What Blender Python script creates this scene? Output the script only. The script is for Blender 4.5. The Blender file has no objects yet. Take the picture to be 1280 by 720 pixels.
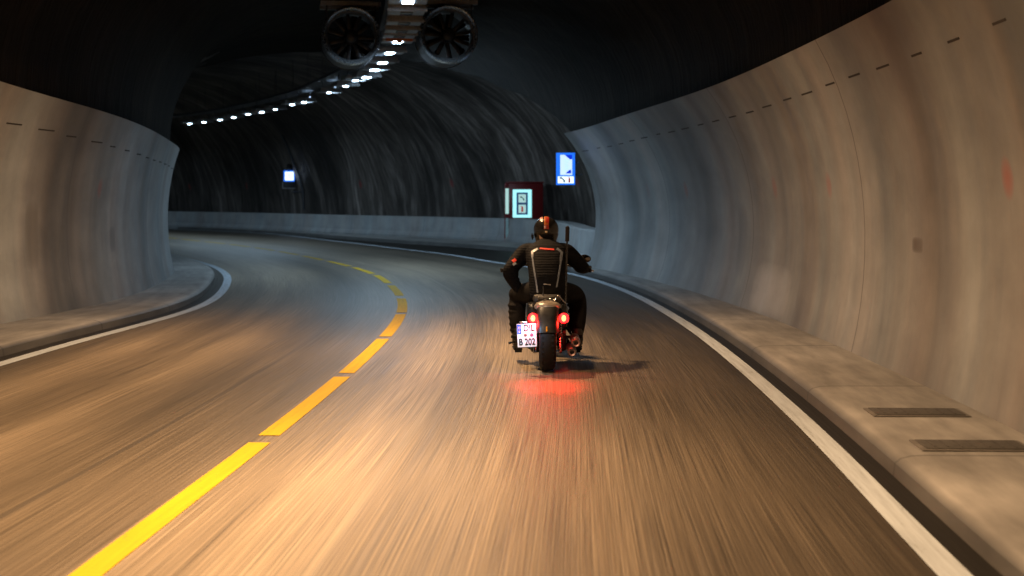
import bpy, bmesh, math, random
import numpy as np
from mathutils import Vector, Matrix
from mathutils.bvhtree import BVHTree
random.seed(7)
PI = math.pi
scene = bpy.context.scene
COL = scene.collection

# ------------------------------------------------------------------ camera, world, exposure
CAM_H, FOC, HOR = 1.62, 1778.0, 247.0        # eye height (m), focal length in photo px, horizon row
cam_d = bpy.data.cameras.new('camera'); cam = bpy.data.objects.new('camera', cam_d); COL.objects.link(cam)
cam.location = (0, 0, CAM_H); cam.rotation_euler = (PI/2, 0, 0)
cam_d.sensor_width = 36; cam_d.lens = FOC*36/1280; cam_d.shift_y = -(360-HOR)/1280
cam_d.clip_end = 500; cam_d.clip_start = 0.05
cam_d.dof.use_dof = True; cam_d.dof.focus_distance = 13.3; cam_d.dof.aperture_fstop = 2.2
scene.camera = cam
w = bpy.data.worlds.new('World'); scene.world = w; w.use_nodes = True
wn = w.node_tree; bgn = wn.nodes['Background']; bgn.inputs['Strength'].default_value = 0.05
sky = wn.nodes.new('ShaderNodeTexSky'); sky.sky_type = 'NISHITA'; sky.sun_disc = False
sky.sun_elevation = math.radians(2); wn.links.new(sky.outputs[0], bgn.inputs[0])
scene.view_settings.view_transform = 'Standard'; scene.view_settings.look = 'None'
scene.view_settings.exposure = 0.0; scene.view_settings.gamma = 1.0
scene.render.engine = 'CYCLES'
cy = scene.cycles
cy.max_bounces = 5; cy.diffuse_bounces = 3; cy.glossy_bounces = 3; cy.transmission_bounces = 3
cy.sample_clamp_indirect = 4; cy.sample_clamp_direct = 0; cy.use_denoising = True
cy.caustics_reflective = False; cy.caustics_refractive = False

COOL = (0.58, 0.81, 1.0); WARM = (1.0, 0.61, 0.31)
P_COOL, P_WARM = 60.0, 415.0

# ------------------------------------------------------------------ material helpers
def new_mat(name):
    m = bpy.data.materials.new(name); m.use_nodes = True
    return m, m.node_tree, m.node_tree.nodes['Principled BSDF']
def N(nt, typ, **kw):
    n = nt.nodes.new('ShaderNode'+typ)
    for k, v in kw.items(): setattr(n, k, v)
    return n
def L(nt, a, b): nt.links.new(a, b)
def noise(nt, vec, scale, detail=4, rough=.55, mapping=None, loc=(0, 0, 0)):
    if mapping:
        mp = N(nt, 'Mapping'); mp.inputs['Scale'].default_value = mapping; mp.inputs['Location'].default_value = loc
        L(nt, vec, mp.inputs['Vector']); vec = mp.outputs[0]
    n = N(nt, 'TexNoise'); n.inputs['Scale'].default_value = scale; n.inputs['Detail'].default_value = detail
    n.inputs['Roughness'].default_value = rough; L(nt, vec, n.inputs['Vector'])
    return n.outputs['Fac']
def ramp(nt, fac, stops):
    r = N(nt, 'ValToRGB'); e = r.color_ramp.elements
    while len(e) < len(stops): e.new(0.5)
    for el, (p, c) in zip(e, stops):
        el.position = p; el.color = (*c, 1) if len(c) == 3 else c
    L(nt, fac, r.inputs[0]); return r.outputs[0]
def g(v): return (v, v, v)
def mul(nt, a, b, fac=1.0):
    m = N(nt, 'Mix', data_type='RGBA', blend_type='MULTIPLY'); m.inputs[0].default_value = fac
    L(nt, a, m.inputs[6]); L(nt, b, m.inputs[7]); return m.outputs[2]
def mixc(nt, fac, a, b):
    m = N(nt, 'Mix', data_type='RGBA')
    if isinstance(fac, float): m.inputs[0].default_value = fac
    else: L(nt, fac, m.inputs[0])
    for i, c in ((6, a), (7, b)):
        if isinstance(c, tuple): m.inputs[i].default_value = (*c, 1)
        else: L(nt, c, m.inputs[i])
    return m.outputs[2]
def math_(nt, op, a, b=None, clamp=False):
    m = N(nt, 'Math', operation=op, use_clamp=clamp)
    for i, v in ((0, a), (1, b)):
        if v is None: continue
        if isinstance(v, (int, float)): m.inputs[i].default_value = v
        else: L(nt, v, m.inputs[i])
    return m.outputs[0]
def bump(nt, bsdf, h, strength=.3, dist=.02):
    b = N(nt, 'Bump'); b.inputs['Strength'].default_value = strength; b.inputs['Distance'].default_value = dist
    L(nt, h, b.inputs['Height']); L(nt, b.outputs[0], bsdf.inputs['Normal'])
def uvs(nt):
    t = N(nt, 'TexCoord'); s = N(nt, 'SeparateXYZ'); L(nt, t.outputs['UV'], s.inputs[0])
    return t.outputs['UV'], s.outputs['X'], s.outputs['Y']
def simple(name, col, rough=.5, metal=0., spec=.5, var=.25, nscale=30, bmp=.1):
    m, nt, b = new_mat(name)
    t = N(nt, 'TexCoord'); f = noise(nt, t.outputs['Object'], nscale, 5)
    lo = tuple(c*(1-var) for c in col); hi = tuple(min(1, c*(1+var)) for c in col)
    L(nt, ramp(nt, f, [(.3, lo), (.7, hi)]), b.inputs['Base Color'])
    L(nt, ramp(nt, f, [(.3, g(max(0, rough-.08))), (.7, g(min(1, rough+.08)))]), b.inputs['Roughness'])
    b.inputs['Metallic'].default_value = metal; b.inputs['Specular IOR Level'].default_value = spec
    if bmp: bump(nt, b, f, bmp, .004)
    return m
def emit(name, col, strength):
    m, nt, b = new_mat(name)
    b.inputs['Base Color'].default_value = (*[min(.8, c) for c in col], 1)
    b.inputs['Emission Color'].default_value = (*col, 1); b.inputs['Emission Strength'].default_value = strength
    b.inputs['Roughness'].default_value = .4
    return m

def mat_asphalt():
    m, nt, b = new_mat('asphalt'); uv, u, v = uvs(nt)
    streak = noise(nt, uv, 1, 3, .6, (.30, 55, 1))
    streak2 = noise(nt, uv, 1, 3, .6, (.45, 150, 1))
    lanew = noise(nt, uv, 1, 2, .5, (.03, 1.5, 1), (3, .7, 0))
    patch = noise(nt, uv, 1, 3, .5, (.12, .45, 1), (1, 2, 0))
    base = ramp(nt, streak, [(.25, (.158, .124, .086)), (.5, (.203, .162, .115)), (.78, (.262, .213, .157))])
    base = mul(nt, base, ramp(nt, streak2, [(.34, g(.42)), (.66, g(1.5))]))
    base = mul(nt, base, ramp(nt, lanew, [(.36, g(.68)), (.56, g(1.1))]))
    base = mul(nt, base, ramp(nt, patch, [(.3, g(.72)), (.7, g(1.2))]))
    wear_tone = ramp(nt, math_(nt, 'ADD', math_(nt, 'MULTIPLY', math_(nt, 'ADD', v, math_(nt, 'MULTIPLY', lanew, .5)), .1), .5),
                [(.14, g(.5)), (.22, g(1.1)), (.36, g(1.0)), (.42, g(.40)), (.51, g(.55)), (.57, g(1.1)), (.70, g(1.1)), (.78, g(.60)), (.88, g(.34))])  # worn lane bands, plus the mid-lane pool of light painted into the colour
    base = mul(nt, base, wear_tone)
    seam = math_(nt, 'COMPARE', v, -.82); seam.node.inputs[2].default_value = .022
    seam2 = math_(nt, 'COMPARE', v, .95); seam2.node.inputs[2].default_value = .03
    base = mixc(nt, math_(nt, 'MULTIPLY', seam, .5), base, (.03, .027, .025)); base = mixc(nt, math_(nt, 'MULTIPLY', seam2, .25), base, (.32, .28, .22))
    um = N(nt, 'UVMap', uv_map='edge'); se = N(nt, 'SeparateXYZ'); L(nt, um.outputs[0], se.inputs[0])
    ed = math_(nt, 'MAXIMUM', se.outputs['X'], se.outputs['Y'])      # unworn dark asphalt outside the edge lines
    base = mul(nt, base, ramp(nt, math_(nt, 'ADD', math_(nt, 'MULTIPLY', ed, .8), .5), [(.43, g(1)), (.55, g(.20))]))
    L(nt, base, b.inputs['Base Color'])
    r = math_(nt, 'ADD', math_(nt, 'MULTIPLY', streak, .25), .36)
    L(nt, r, b.inputs['Roughness']); b.inputs['Specular IOR Level'].default_value = .4
    grain = noise(nt, uv, 1, 3, .6, (5, 70, 1))
    h = math_(nt, 'ADD', math_(nt, 'MULTIPLY', streak2, .5), math_(nt, 'MULTIPLY', grain, .5))
    bump(nt, b, h, .35, .01)
    return m
def mat_wall(seed, stain=None, lum=1.0, rough=.6, k=1.0):
    m, nt, b = new_mat('painted_concrete'); uv, u, v = uvs(nt)
    wide = noise(nt, uv, 1, 3, .6, (.36, .03, 1), (seed, 0, 0))
    fine = noise(nt, uv, 1, 4, .65, (2.6, .22, 1), (seed, 3, 0))
    mott = noise(nt, uv, 1, 5, .6, (1.2, 1.6, 1), (seed, 9, 0))
    tint = noise(nt, uv, 1, 2, .5, (.9, .05, 1), (seed+5, 1, 0))
    base = ramp(nt, wide, [(.32, tuple(q*(.28-.17*k)*lum for q in (.96, .985, 1.01))), (.48, tuple(q*.285*lum for q in (.96, .985, 1.01))), (.66, tuple(q*(.285+.14*k)*lum for q in (.96, .985, 1.01)))])
    base = mul(nt, base, ramp(nt, fine, [(.3, g(.84)), (.62, g(1.06))]))
    base = mul(nt, base, ramp(nt, mott, [(.3, g(.8)), (.7, g(1.1))]))
    base = mul(nt, base, ramp(nt, tint, [(.38, (1.03, .96, .92)), (.6, (.95, 1.0, 1.03))]))
    # splash dirt towards the foot of the wall has a ragged edge of its own
    dirt = math_(nt, 'ADD', v, math_(nt, 'MULTIPLY', noise(nt, uv, 1, 4, .6, (1.6, .8, 1), (seed, 0, 2)), 1.1))
    base = mul(nt, base, ramp(nt, math_(nt, 'MULTIPLY', dirt, .5), [(.18, g(.66)), (.55, g(1.0))]))
    # every third panel carries a faded red survey mark
    fr = math_(nt, 'FRACT', math_(nt, 'MULTIPLY', u, 1/2.7))
    du = math_(nt, 'DIVIDE', math_(nt, 'SUBTRACT', fr, .5), .05)
    dv = math_(nt, 'DIVIDE', math_(nt, 'SUBTRACT', v, 1.75), .16)
    rr = math_(nt, 'ADD', math_(nt, 'MULTIPLY', du, du), math_(nt, 'MULTIPLY', dv, dv))
    red = math_(nt, 'MULTIPLY', math_(nt, 'SUBTRACT', 1.0, rr, True), math_(nt, 'MULTIPLY', ramp(nt, noise(nt, uv, 1, 2, .5, (.35, .1, 1), (seed, 2, 1)), [(.45, g(0)), (.6, g(1))]), .55))
    base = mixc(nt, red, base, (.42, .09, .06))
    if stain:
        for (su, sv, wu, wv, c, k) in stain:
            a = math_(nt, 'DIVIDE', math_(nt, 'SUBTRACT', u, su), wu); c2 = math_(nt, 'DIVIDE', math_(nt, 'SUBTRACT', v, sv), wv)
            q = math_(nt, 'ADD', math_(nt, 'POWER', math_(nt, 'ABSOLUTE', a), 4.), math_(nt, 'POWER', math_(nt, 'ABSOLUTE', c2), 4.))
            q = math_(nt, 'MULTIPLY', math_(nt, 'SUBTRACT', 1.0, q, True), math_(nt, 'MULTIPLY', ramp(nt, mott, [(.3, g(.5)), (.6, g(1))]), k))
            base = mixc(nt, q, base, c)
    # construction joints: thin, every 5.4 m
    jt = math_(nt, 'COMPARE', math_(nt, 'FRACT', math_(nt, 'MULTIPLY', u, 1/5.4)), .5); 
    jt.node.inputs[2].default_value = .003
    base = mixc(nt, math_(nt, 'MULTIPLY', jt, .55), base, (.1, .1, .1))
    L(nt, base, b.inputs['Base Color'])
    L(nt, ramp(nt, fine, [(.3, g(rough-.1)), (.7, g(rough+.12))]), b.inputs['Roughness'])
    bump(nt, b, math_(nt, 'ADD', fine, mott), .25, .02)
    return m
def mat_lining(lo, hi, seed, rough=.5, marks=False):
    m, nt, b = new_mat('dark_shotcrete'); uv, u, v = uvs(nt)
    a = noise(nt, uv, 1, 5, .7, (2.6, .22, 1), (seed, 0, 0))
    c = noise(nt, uv, 1, 4, .6, (.35, .12, 1), (seed, 4, 0))
    d = noise(nt, uv, 1, 5, .7, (7, 1.0, 1), (seed, 8, 0))
    base = ramp(nt, a, [(.30, tuple(x*.8 for x in lo)), (.48, lo), (.66, hi), (.8, tuple(x*1.25 for x in hi))])
    base = mul(nt, base, ramp(nt, c, [(.38, g(.35)), (.65, g(1.7))]))
    base = mul(nt, base, ramp(nt, d, [(.35, g(.6)), (.65, g(1.25))]))
    if marks:                                   # faded red survey marks sprayed on the rock
        du = math_(nt, 'DIVIDE', math_(nt, 'SUBTRACT', math_(nt, 'FRACT', math_(nt, 'MULTIPLY', u, 1/6.3)), .5), .022); dv = math_(nt, 'DIVIDE', math_(nt, 'SUBTRACT', v, 2.2), .22)
        rr = math_(nt, 'ADD', math_(nt, 'MULTIPLY', du, du), math_(nt, 'MULTIPLY', dv, dv))
        base = mixc(nt, math_(nt, 'MULTIPLY', math_(nt, 'SUBTRACT', 1.0, rr, True), .6), base, (.35, .03, .03))
    L(nt, base, b.inputs['Base Color']); b.inputs['Roughness'].default_value = rough
    b.inputs['Specular IOR Level'].default_value = .3
    bump(nt, b, math_(nt, 'ADD', a, math_(nt, 'MULTIPLY', d, .5)), .7, .08)
    return m
def mat_pave():
    m, nt, b = new_mat('pavement_concrete'); uv, u, v = uvs(nt)
    a = noise(nt, uv, 1, 4, .6, (.9, 6, 1)); c = noise(nt, uv, 1, 4, .6, (.5, .8, 1), (4, 0, 0))
    base = ramp(nt, a, [(.3, (.24, .235, .23)), (.7, (.40, .39, .38))])
    base = mul(nt, base, ramp(nt, c, [(.35, g(.62)), (.65, g(1.1))]))
    jt = math_(nt, 'COMPARE', math_(nt, 'FRACT', math_(nt, 'MULTIPLY', u, 1/3.0)), .5); jt.node.inputs[2].default_value = .006
    base = mixc(nt, math_(nt, 'MULTIPLY', jt, .6), base, (.07, .07, .07))
    base = mul(nt, base, ramp(nt, v, [(.13, g(.28)), (.19, g(1))]))     # shade on the kerb face, painted into the colour
    L(nt, base, b.inputs['Base Color']); b.inputs['Roughness'].default_value = .6
    bump(nt, b, a, .25, .01)
    return m
def mat_paint(name, col, wear_tone=.35):
    m, nt, b = new_mat(name); uv, u, v = uvs(nt)
    a = noise(nt, uv, 1, 4, .65, (1.2, 30, 1)); c = noise(nt, uv, 1, 5, .7, (9, 26, 1))
    f = math_(nt, 'MULTIPLY', a, c)
    base = ramp(nt, a, [(.25, tuple(x*(1-wear_tone) for x in col)), (.6, col)])
    base = mixc(nt, ramp(nt, f, [(.10, g(.85)), (.17, g(0))]), base, (.10, .09, .08))
    L(nt, base, b.inputs['Base Color']); b.inputs['Roughness'].default_value = .7; b.inputs['Specular IOR Level'].default_value = .2
    bump(nt, b, c, .3, .004)
    return m

# ------------------------------------------------------------------ object helpers
def tag(o, label=None, cat=None, group=None, kind=None):
    if label: o['label'] = label
    if cat: o['category'] = cat
    if group: o['group'] = group
    if kind: o['kind'] = kind
    return o
def empty(name, loc=(0, 0, 0), rz=0, parent=None):
    o = bpy.data.objects.new(name, None); COL.objects.link(o); o.location = loc; o.rotation_euler = (0, 0, rz)
    o.empty_display_size = .1; o.parent = parent; return o
def link_mesh(name, me, mats, parent=None, smooth=None):
    for mt in (mats if isinstance(mats, (list, tuple)) else [mats]): me.materials.append(mt)
    o = bpy.data.objects.new(name, me); COL.objects.link(o); o.parent = parent
    if smooth is not None:
        me.shade_smooth()
        try: me.set_sharp_from_angle(angle=math.radians(smooth))
        except Exception: pass
    return o
class MB:
    def __init__(s): s.bm = bmesh.new(); s.mi = 0
    def _mark(s, faces):
        for f in faces: f.material_index = s.mi
    def box(s, c, size, rot=(0, 0, 0), bev=0.0):
        r = bmesh.ops.create_cube(s.bm, size=1)
        M = Matrix.Translation(c) @ (Matrix.Rotation(rot[2], 4, 'Z') @ Matrix.Rotation(rot[1], 4, 'Y') @ Matrix.Rotation(rot[0], 4, 'X')) @ Matrix.Diagonal((*size, 1))
        vs = r['verts']; bmesh.ops.transform(s.bm, matrix=M, verts=vs)
        fs = {f for v in vs for f in v.link_faces}; s._mark(fs)
        if bev:
            es = {e for v in vs for e in v.link_edges}
            q = bmesh.ops.bevel(s.bm, geom=list(es), offset=bev, segments=2, profile=.5, affect='EDGES'); s._mark(q['faces'])
        return s
    def cyl(s, a, b, r1, r2=None, seg=20, caps=True):
        r2 = r1 if r2 is None else r2
        a, b = Vector(a), Vector(b); d = b-a
        q = bmesh.ops.create_cone(s.bm, cap_ends=caps, segments=seg, radius1=r1, radius2=r2, depth=d.length)
        M = Matrix.Translation((a+b)/2) @ d.to_track_quat('Z', 'Y').to_matrix().to_4x4()
        bmesh.ops.transform(s.bm, matrix=M, verts=q['verts']); s._mark({f for v in q['verts'] for f in v.link_faces}); return s
    def ball(s, c, r, sc=(1, 1, 1), seg=20, rot=(0, 0, 0)):
        q = bmesh.ops.create_uvsphere(s.bm, u_segments=seg, v_segments=seg//2+2, radius=r)
        M = Matrix.Translation(c) @ Matrix.Rotation(rot[2], 4, 'Z') @ Matrix.Rotation(rot[1], 4, 'Y') @ Matrix.Rotation(rot[0], 4, 'X') @ Matrix.Diagonal((*sc, 1))
        bmesh.ops.transform(s.bm, matrix=M, verts=q['verts']); s._mark({f for v in q['verts'] for f in v.link_faces}); return s
    def tube(s, pts, r, seg=10, closed=False, caps=True):
        pts = [Vector(p) for p in pts]; n = len(pts); rs = r if isinstance(r, (list, tuple)) else [r]*n
        rings = []; up = None
        for i, p in enumerate(pts):
            if closed: t = (pts[(i+1) % n]-pts[i-1])
            else: t = (pts[min(i+1, n-1)]-pts[max(i-1, 0)])
            t.normalize()
            if up is None:
                up = Vector((0, 0, 1)) if abs(t.z) < .9 else Vector((1, 0, 0))
            a = (up - t*up.dot(t)).normalized(); up = a; b_ = t.cross(a)
            rings.append([s.bm.verts.new(p + rs[i]*(math.cos(2*PI*k/seg)*a + math.sin(2*PI*k/seg)*b_)) for k in range(seg)])
        m = n if closed else n-1
        for i in range(m):
            A, B = rings[i], rings[(i+1) % n]
            for k in range(seg):
                f = s.bm.faces.new((A[k], A[(k+1) % seg], B[(k+1) % seg], B[k])); f.material_index = s.mi
        if not closed and caps:
            s.bm.faces.new(rings[0][::-1]).material_index = s.mi; s.bm.faces.new(rings[-1]).material_index = s.mi
        return s
    def lathe(s, prof, axis='Y', c=(0, 0, 0), seg=40, close=True):
        """prof: list of (axial, radius)"""
        rings = []
        for (h, r) in prof:
            ring = []
            for k in range(seg):
                a = 2*PI*k/seg; x, z = r*math.cos(a), r*math.sin(a)
                p = {'Y': (x, h, z), 'X': (h, x, z), 'Z': (x, z, h)}[axis]
                ring.append(s.bm.verts.new(Vector(c)+Vector(p)))
            rings.append(ring)
        n = len(rings)
        for i in range(n if close else n-1):
            A, B = rings[i], rings[(i+1) % n]
            for k in range(seg):
                s.bm.faces.new((A[k], B[k], B[(k+1) % seg], A[(k+1) % seg])).material_index = s.mi
        return s
    def prism(s, pts, depth, fn=None):
        """pts in (x,z); extruded along +y from 0 to depth; fn maps point"""
        fn = fn or (lambda v: v)
        A = [s.bm.verts.new(fn(Vector((x, 0, z)))) for x, z in pts]; B = [s.bm.verts.new(fn(Vector((x, depth, z)))) for x, z in pts]
        n = len(pts)
        fs = [s.bm.faces.new(A), s.bm.faces.new(B[::-1])]
        for i in range(n): fs.append(s.bm.faces.new((A[i], B[i], B[(i+1) % n], A[(i+1) % n])))
        s._mark(fs); return s
    def build(s, name, mats, parent=None, smooth=40, loc=None, split=False):
        if split:
            s.bm.verts.index_update(); seen = set(); groups = []
            for v in s.bm.verts:
                if v in seen: continue
                st, grp = [v], set()
                while st:
                    q = st.pop()
                    if q in grp: continue
                    grp.add(q); st += [e.other_vert(q) for e in q.link_edges if e.other_vert(q) not in grp]
                seen |= grp; groups.append(grp)
            out = None
            for grp in groups:
                n = MB(); mp = {v: n.bm.verts.new(v.co) for v in s.bm.verts if v in grp}
                for f in s.bm.faces:
                    if f.verts[0] in grp: n.bm.faces.new([mp[v] for v in f.verts])
                out = n.build(name, mats, parent, smooth, loc)
            s.bm.free(); return out
        bmesh.ops.recalc_face_normals(s.bm, faces=s.bm.faces[:])
        me = bpy.data.meshes.new(name); s.bm.to_mesh(me); s.bm.free()
        o = link_mesh(name, me, mats, parent, smooth)
        if loc is not None: o.location = loc
        return o
def text_mesh(body, size, name='lettering'):
    cu = bpy.data.curves.new(name, 'FONT'); cu.offset = size*.022; cu.body = body; cu.size = size; cu.extrude = .0015; cu.align_x = 'CENTER'; cu.align_y = 'CENTER'
    ob = bpy.data.objects.new(name, cu); COL.objects.link(ob)
    dg = bpy.context.evaluated_depsgraph_get(); me = bpy.data.meshes.new_from_object(ob.evaluated_get(dg))
    bpy.data.objects.remove(ob); bpy.data.curves.remove(cu); return me
def skin_mesh(verts, edges, radii, root=0, sub=2, name='body', smoothing=0.0):
    me = bpy.data.meshes.new(name); me.from_pydata([tuple(v) for v in verts], edges, [])
    ob = bpy.data.objects.new(name, me); COL.objects.link(ob)
    sk = ob.modifiers.new('skin', 'SKIN'); sk.use_smooth_shade = True; sk.branch_smoothing = smoothing
    for i, r in enumerate(radii):
        sv = me.skin_vertices[0].data[i]; sv.radius = r if isinstance(r, tuple) else (r, r); sv.use_root = (i == root)
    ss = ob.modifiers.new('sub', 'SUBSURF'); ss.levels = sub; ss.render_levels = sub
    dg = bpy.context.evaluated_depsgraph_get(); out = bpy.data.meshes.new_from_object(ob.evaluated_get(dg))
    bpy.data.objects.remove(ob); bpy.data.meshes.remove(me); return out

# ------------------------------------------------------------------ alignment of the road
def G(x, y, z=0.0):                                # photo pixel on a level at height z -> ground point (metres)
    Y = FOC*(CAM_H-z)/(y-HOR); return ((x-640)*Y/FOC, Y)
yel = [G(*p) for p in [(105,720),(200,645),(300,575),(437,465),(484,420),(502,398),(506,377.5),(495.6,362),(471.5,343),(440.6,333.5),(413,327),(379,320),(348,314),(313,308.7),(279,304.6),(245,301),(217,298)]]
S0 = -32.0
ys = np.array([p[1] for p in yel]); xs = np.array([p[0] for p in yel])
DS = .1
grid = np.arange(-40, 64, .1)
def gsmooth(a, sig):
    k = int(4*sig/DS); kr = np.exp(-.5*(np.arange(-k, k+1)*DS/sig)**2); kr /= kr.sum()
    ap = np.concatenate([2*a[0]-a[k:0:-1], a, 2*a[-1]-a[-2:-k-2:-1]]); return np.convolve(ap, kr, 'valid')
xe = np.interp(grid, ys, xs)
sl0 = .035; xe[grid < ys[0]] = xs[0] + sl0*(grid[grid < ys[0]]-ys[0])
m_ = grid > ys[-1]; xe[m_] = xs[-1] - .53*(grid[m_]-ys[-1]) - (grid[m_]-ys[-1])**2*.006
xe = gsmooth(xe, 1.6)
sel = (grid > S0) & (grid < 60); cx = xe[sel]; cyy = grid[sel]
# walk on with a left hand bend of constant radius
hd = math.atan2(cyy[-1]-cyy[-6], cx[-1]-cx[-6]); px_, py_ = cx[-1], cyy[-1]; ext = []
for i in range(900):
    hd += .1/75; px_ += .1*math.cos(hd); py_ += .1*math.sin(hd); ext.append((px_, py_))
PX = np.concatenate([cx, [e[0] for e in ext]]); PY = np.concatenate([cyy, [e[1] for e in ext]])
arc = np.concatenate([[0], np.cumsum(np.hypot(np.diff(PX), np.diff(PY)))])
SL = np.arange(0, arc[-1], DS); PX = np.interp(SL, arc, PX); PY = np.interp(SL, arc, PY)
TX, TY = np.gradient(PX), np.gradient(PY); tl = np.hypot(TX, TY); TX /= tl; TY /= tl
TX = gsmooth(TX, .6); TY = gsmooth(TY, .6)
SMAX = SL[-1]
def pos(s, d, z=0.0):
    x, y, tx, ty = (np.interp(s, SL, a) for a in (PX, PY, TX, TY)); return Vector((x+d*ty, y-d*tx, z))
def head(s):
    tx, ty = np.interp(s, SL, TX), np.interp(s, SL, TY); return math.atan2(-tx, ty)      # rotation about z of +Y
def sd(X, Y):
    q = (PX-X)**2 + (PY-Y)**2; i = int(np.argmin(q)); return SL[i], (X-PX[i])*TY[i]-(Y-PY[i])*TX[i]
class Off:
    def __init__(s, pts, sig=1.5, raw=False):
        q = sorted(pts if raw else [sd(*p) for p in pts]); s.v = gsmooth(np.interp(SL, [a for a, b in q], [b for a, b in q]), sig)
    def __call__(s, t): return float(np.interp(t, SL, s.v))
rl = [G(*p) for p in [(1192,720),(1060,580),(935,465),(830,390),(750,352),(690,337),(626,330),(560,318),(492,310.5),(406,300),(344,293)]]
R_LINE = Off(rl)
SY = lambda Y: float(SL[int(np.argmin(np.abs(PY-Y)))])
ll = [G(*p) for p in [(0,455),(100,425),(180,405),(250,385),(280,362),(283,345),(265,332),(220,320)]]
qs = [sd(*p) for p in ll]; L_LINE = Off([(qs[0][0]-10, qs[0][1])]+qs+[(qs[-1][0]+12, -3.6)], 1.5, True)
rw = [G(x, y, .12) for x, y in [(1280,542),(1062,440),(967,399),(905,378),(833,355.5),(733,333)]]
R_WALL = Off(rw)
lw = [G(x, y, .12) for x, y in [(0,403),(56,395.6),(117,383),(167,369),(192,358),(219,341)]]
qw = [sd(*p) for p in lw]; L_WALL = Off([(qw[0][0]-8, qw[0][1]-.05)]+qw+[(qw[-1][0]+8, L_LINE(qw[-1][0]+8)-1.15), (qw[-1][0]+30, -4.8)], 1.5, True)
S_END = sd(*G(733, 333, .12))[0]                                  # the right hand wall stops here
bar_pts = [(1.95,30.5), (1.58,32.0), (1.42,35), (1.45,38), (1.35,42), (1.0,45), (.3,47.8), (-1.1,50.3), (-4.3,55), (-7.8,59.5), (-10.3,64), (-14,69.5)]
# the barrier is a free polyline (it folds back faster than offsets allow)
def smooth_poly(pts, step=.4, it=3):
    P = np.array(pts, float)
    t = np.concatenate([[0], np.cumsum(np.hypot(*np.diff(P, axis=0).T))]); u = np.arange(0, t[-1], step)
    Q = np.stack([np.interp(u, t, P[:, 0]), np.interp(u, t, P[:, 1])], 1)
    for _ in range(it*10): Q[1:-1] = .25*Q[:-2]+.5*Q[1:-1]+.25*Q[2:]
    return Q
sb, db = sd(-14, 69.5)
bar_ext = [tuple(pos(sb+k, db+(5.0-db)*min(1, k/30)))[:2] for k in range(5, 56, 5)]
BAR = smooth_poly(bar_pts+bar_ext)
kerb_pts = [pos(S_END-1.2, R_LINE(S_END-1.2)+.2)[:2], pos(S_END+.6, R_LINE(S_END+.6)+.24)[:2], (1.05,34.5), (.9,38.5), (.35,42), (-1.4,46), (-4.2,50.6), (-6.6,55.5), (-8.9,60.2)]
sk_, dk_ = sd(-8.9, 60.2)

# ------------------------------------------------------------------ sweep meshes
def grid_mesh(name, rows, uv_rows, mats, parent=None, smooth=60, closed=False, caps=False):
    n, k = len(rows), len(rows[0]); verts = [tuple(v) for r in rows for v in r]; faces = []; kk = k if closed else k-1
    for i in range(n-1):
        for j in range(kk):
            a, b_ = i*k+j, i*k+(j+1) % k; faces.append((a, b_, b_+k, a+k))
    if caps: faces.append(tuple(range(k))[::-1]); faces.append(tuple((n-1)*k+j for j in range(k)))
    me = bpy.data.meshes.new(name); me.from_pydata(verts, [], faces)
    uvl = me.uv_layers.new(name='UVMap'); flat = [p for r in uv_rows for p in r]
    li = 0
    for p in me.polygons:
        for l in p.loop_indices: uvl.data[l].uv = flat[me.loops[l].vertex_index]
    bm = bmesh.new(); bm.from_mesh(me)
    if closed: bmesh.ops.recalc_face_normals(bm, faces=bm.faces[:])
    bm.to_mesh(me); bm.free()
    return link_mesh(name, me, mats, parent, smooth)
def sweep(name, s0, s1, step, prof, mats, parent=None, **kw):
    ss = list(np.arange(s0, s1, step))+[s1]; rows, uv = [], []
    for s in ss:
        p = prof(s); rows.append([pos(s, d, z) for d, z in p]); l = 0; q = []
        for j, (d, z) in enumerate(p):
            if j: l += math.hypot(d-p[j-1][0], z-p[j-1][1])
            q.append((s, l if 'uz' not in kw else z))
        uv.append(q)
    kw.pop('uz', None)
    return grid_mesh(name, rows, uv, mats, parent, **kw)

M_asph = mat_asphalt(); M_pave = mat_pave()
M_white = mat_paint('white_paint', (.55, .62, .70)); M_yellow = mat_paint('yellow_paint', (.56, .36, .004), .2)
s_white_stain, _ = sd(*G(985, 395, .12)); s_a = sd(*G(968, 400, .12))[0]
M_wall_r = mat_wall(2.0, [(s_white_stain, .45, 1.0, .34, (.55, .57, .64), .4), (sd(*G(1115, 463, .12))[0]-.35, 1.22, .17, .07, (.10, .07, .05), .75), (sd(*G(910, 380, .12))[0], 1.0, .28, .55, (.14, .14, .15), .45)])
M_wall_l = mat_wall(11.0, [(sd(*G(55, 395, .12))[0], 1.15, .22, .45, (.12, .11, .10), .6), (sd(*G(150, 373, .12))[0], 1.0, .2, .2, (.10, .11, .12), .6)])
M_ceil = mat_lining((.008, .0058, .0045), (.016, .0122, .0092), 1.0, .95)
M_lining = mat_lining((.085, .072, .064), (.235, .205, .188), 6.0, .6, True)
M_barrier = mat_wall(23.0, None, 1.25, .7, .2)
M_dark = simple('dark_gap', (.02, .02, .02), .8)

# --- ground sheet under everything, road, markings
ground = MB(); ground.box((-20, 40, -.35), (160, 240, .1)); tag(ground.build('ground', simple('rock_floor', (.12, .11, .10), .9), smooth=None), kind='structure')
def road_prof(s):
    l = L_WALL(s)-.1
    if s < S_END: r = R_WALL(s)+.1
    else: r = R_WALL(S_END)+.1+min(9., (s-S_END)*1.0)*1.0
    n = 60; return [(l+(r-l)*k/n, 0.0) for k in range(n+1)]
road = sweep('road', 0, SMAX-.5, .6, road_prof, M_asph, smooth=30); tag(road, kind='structure')
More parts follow.
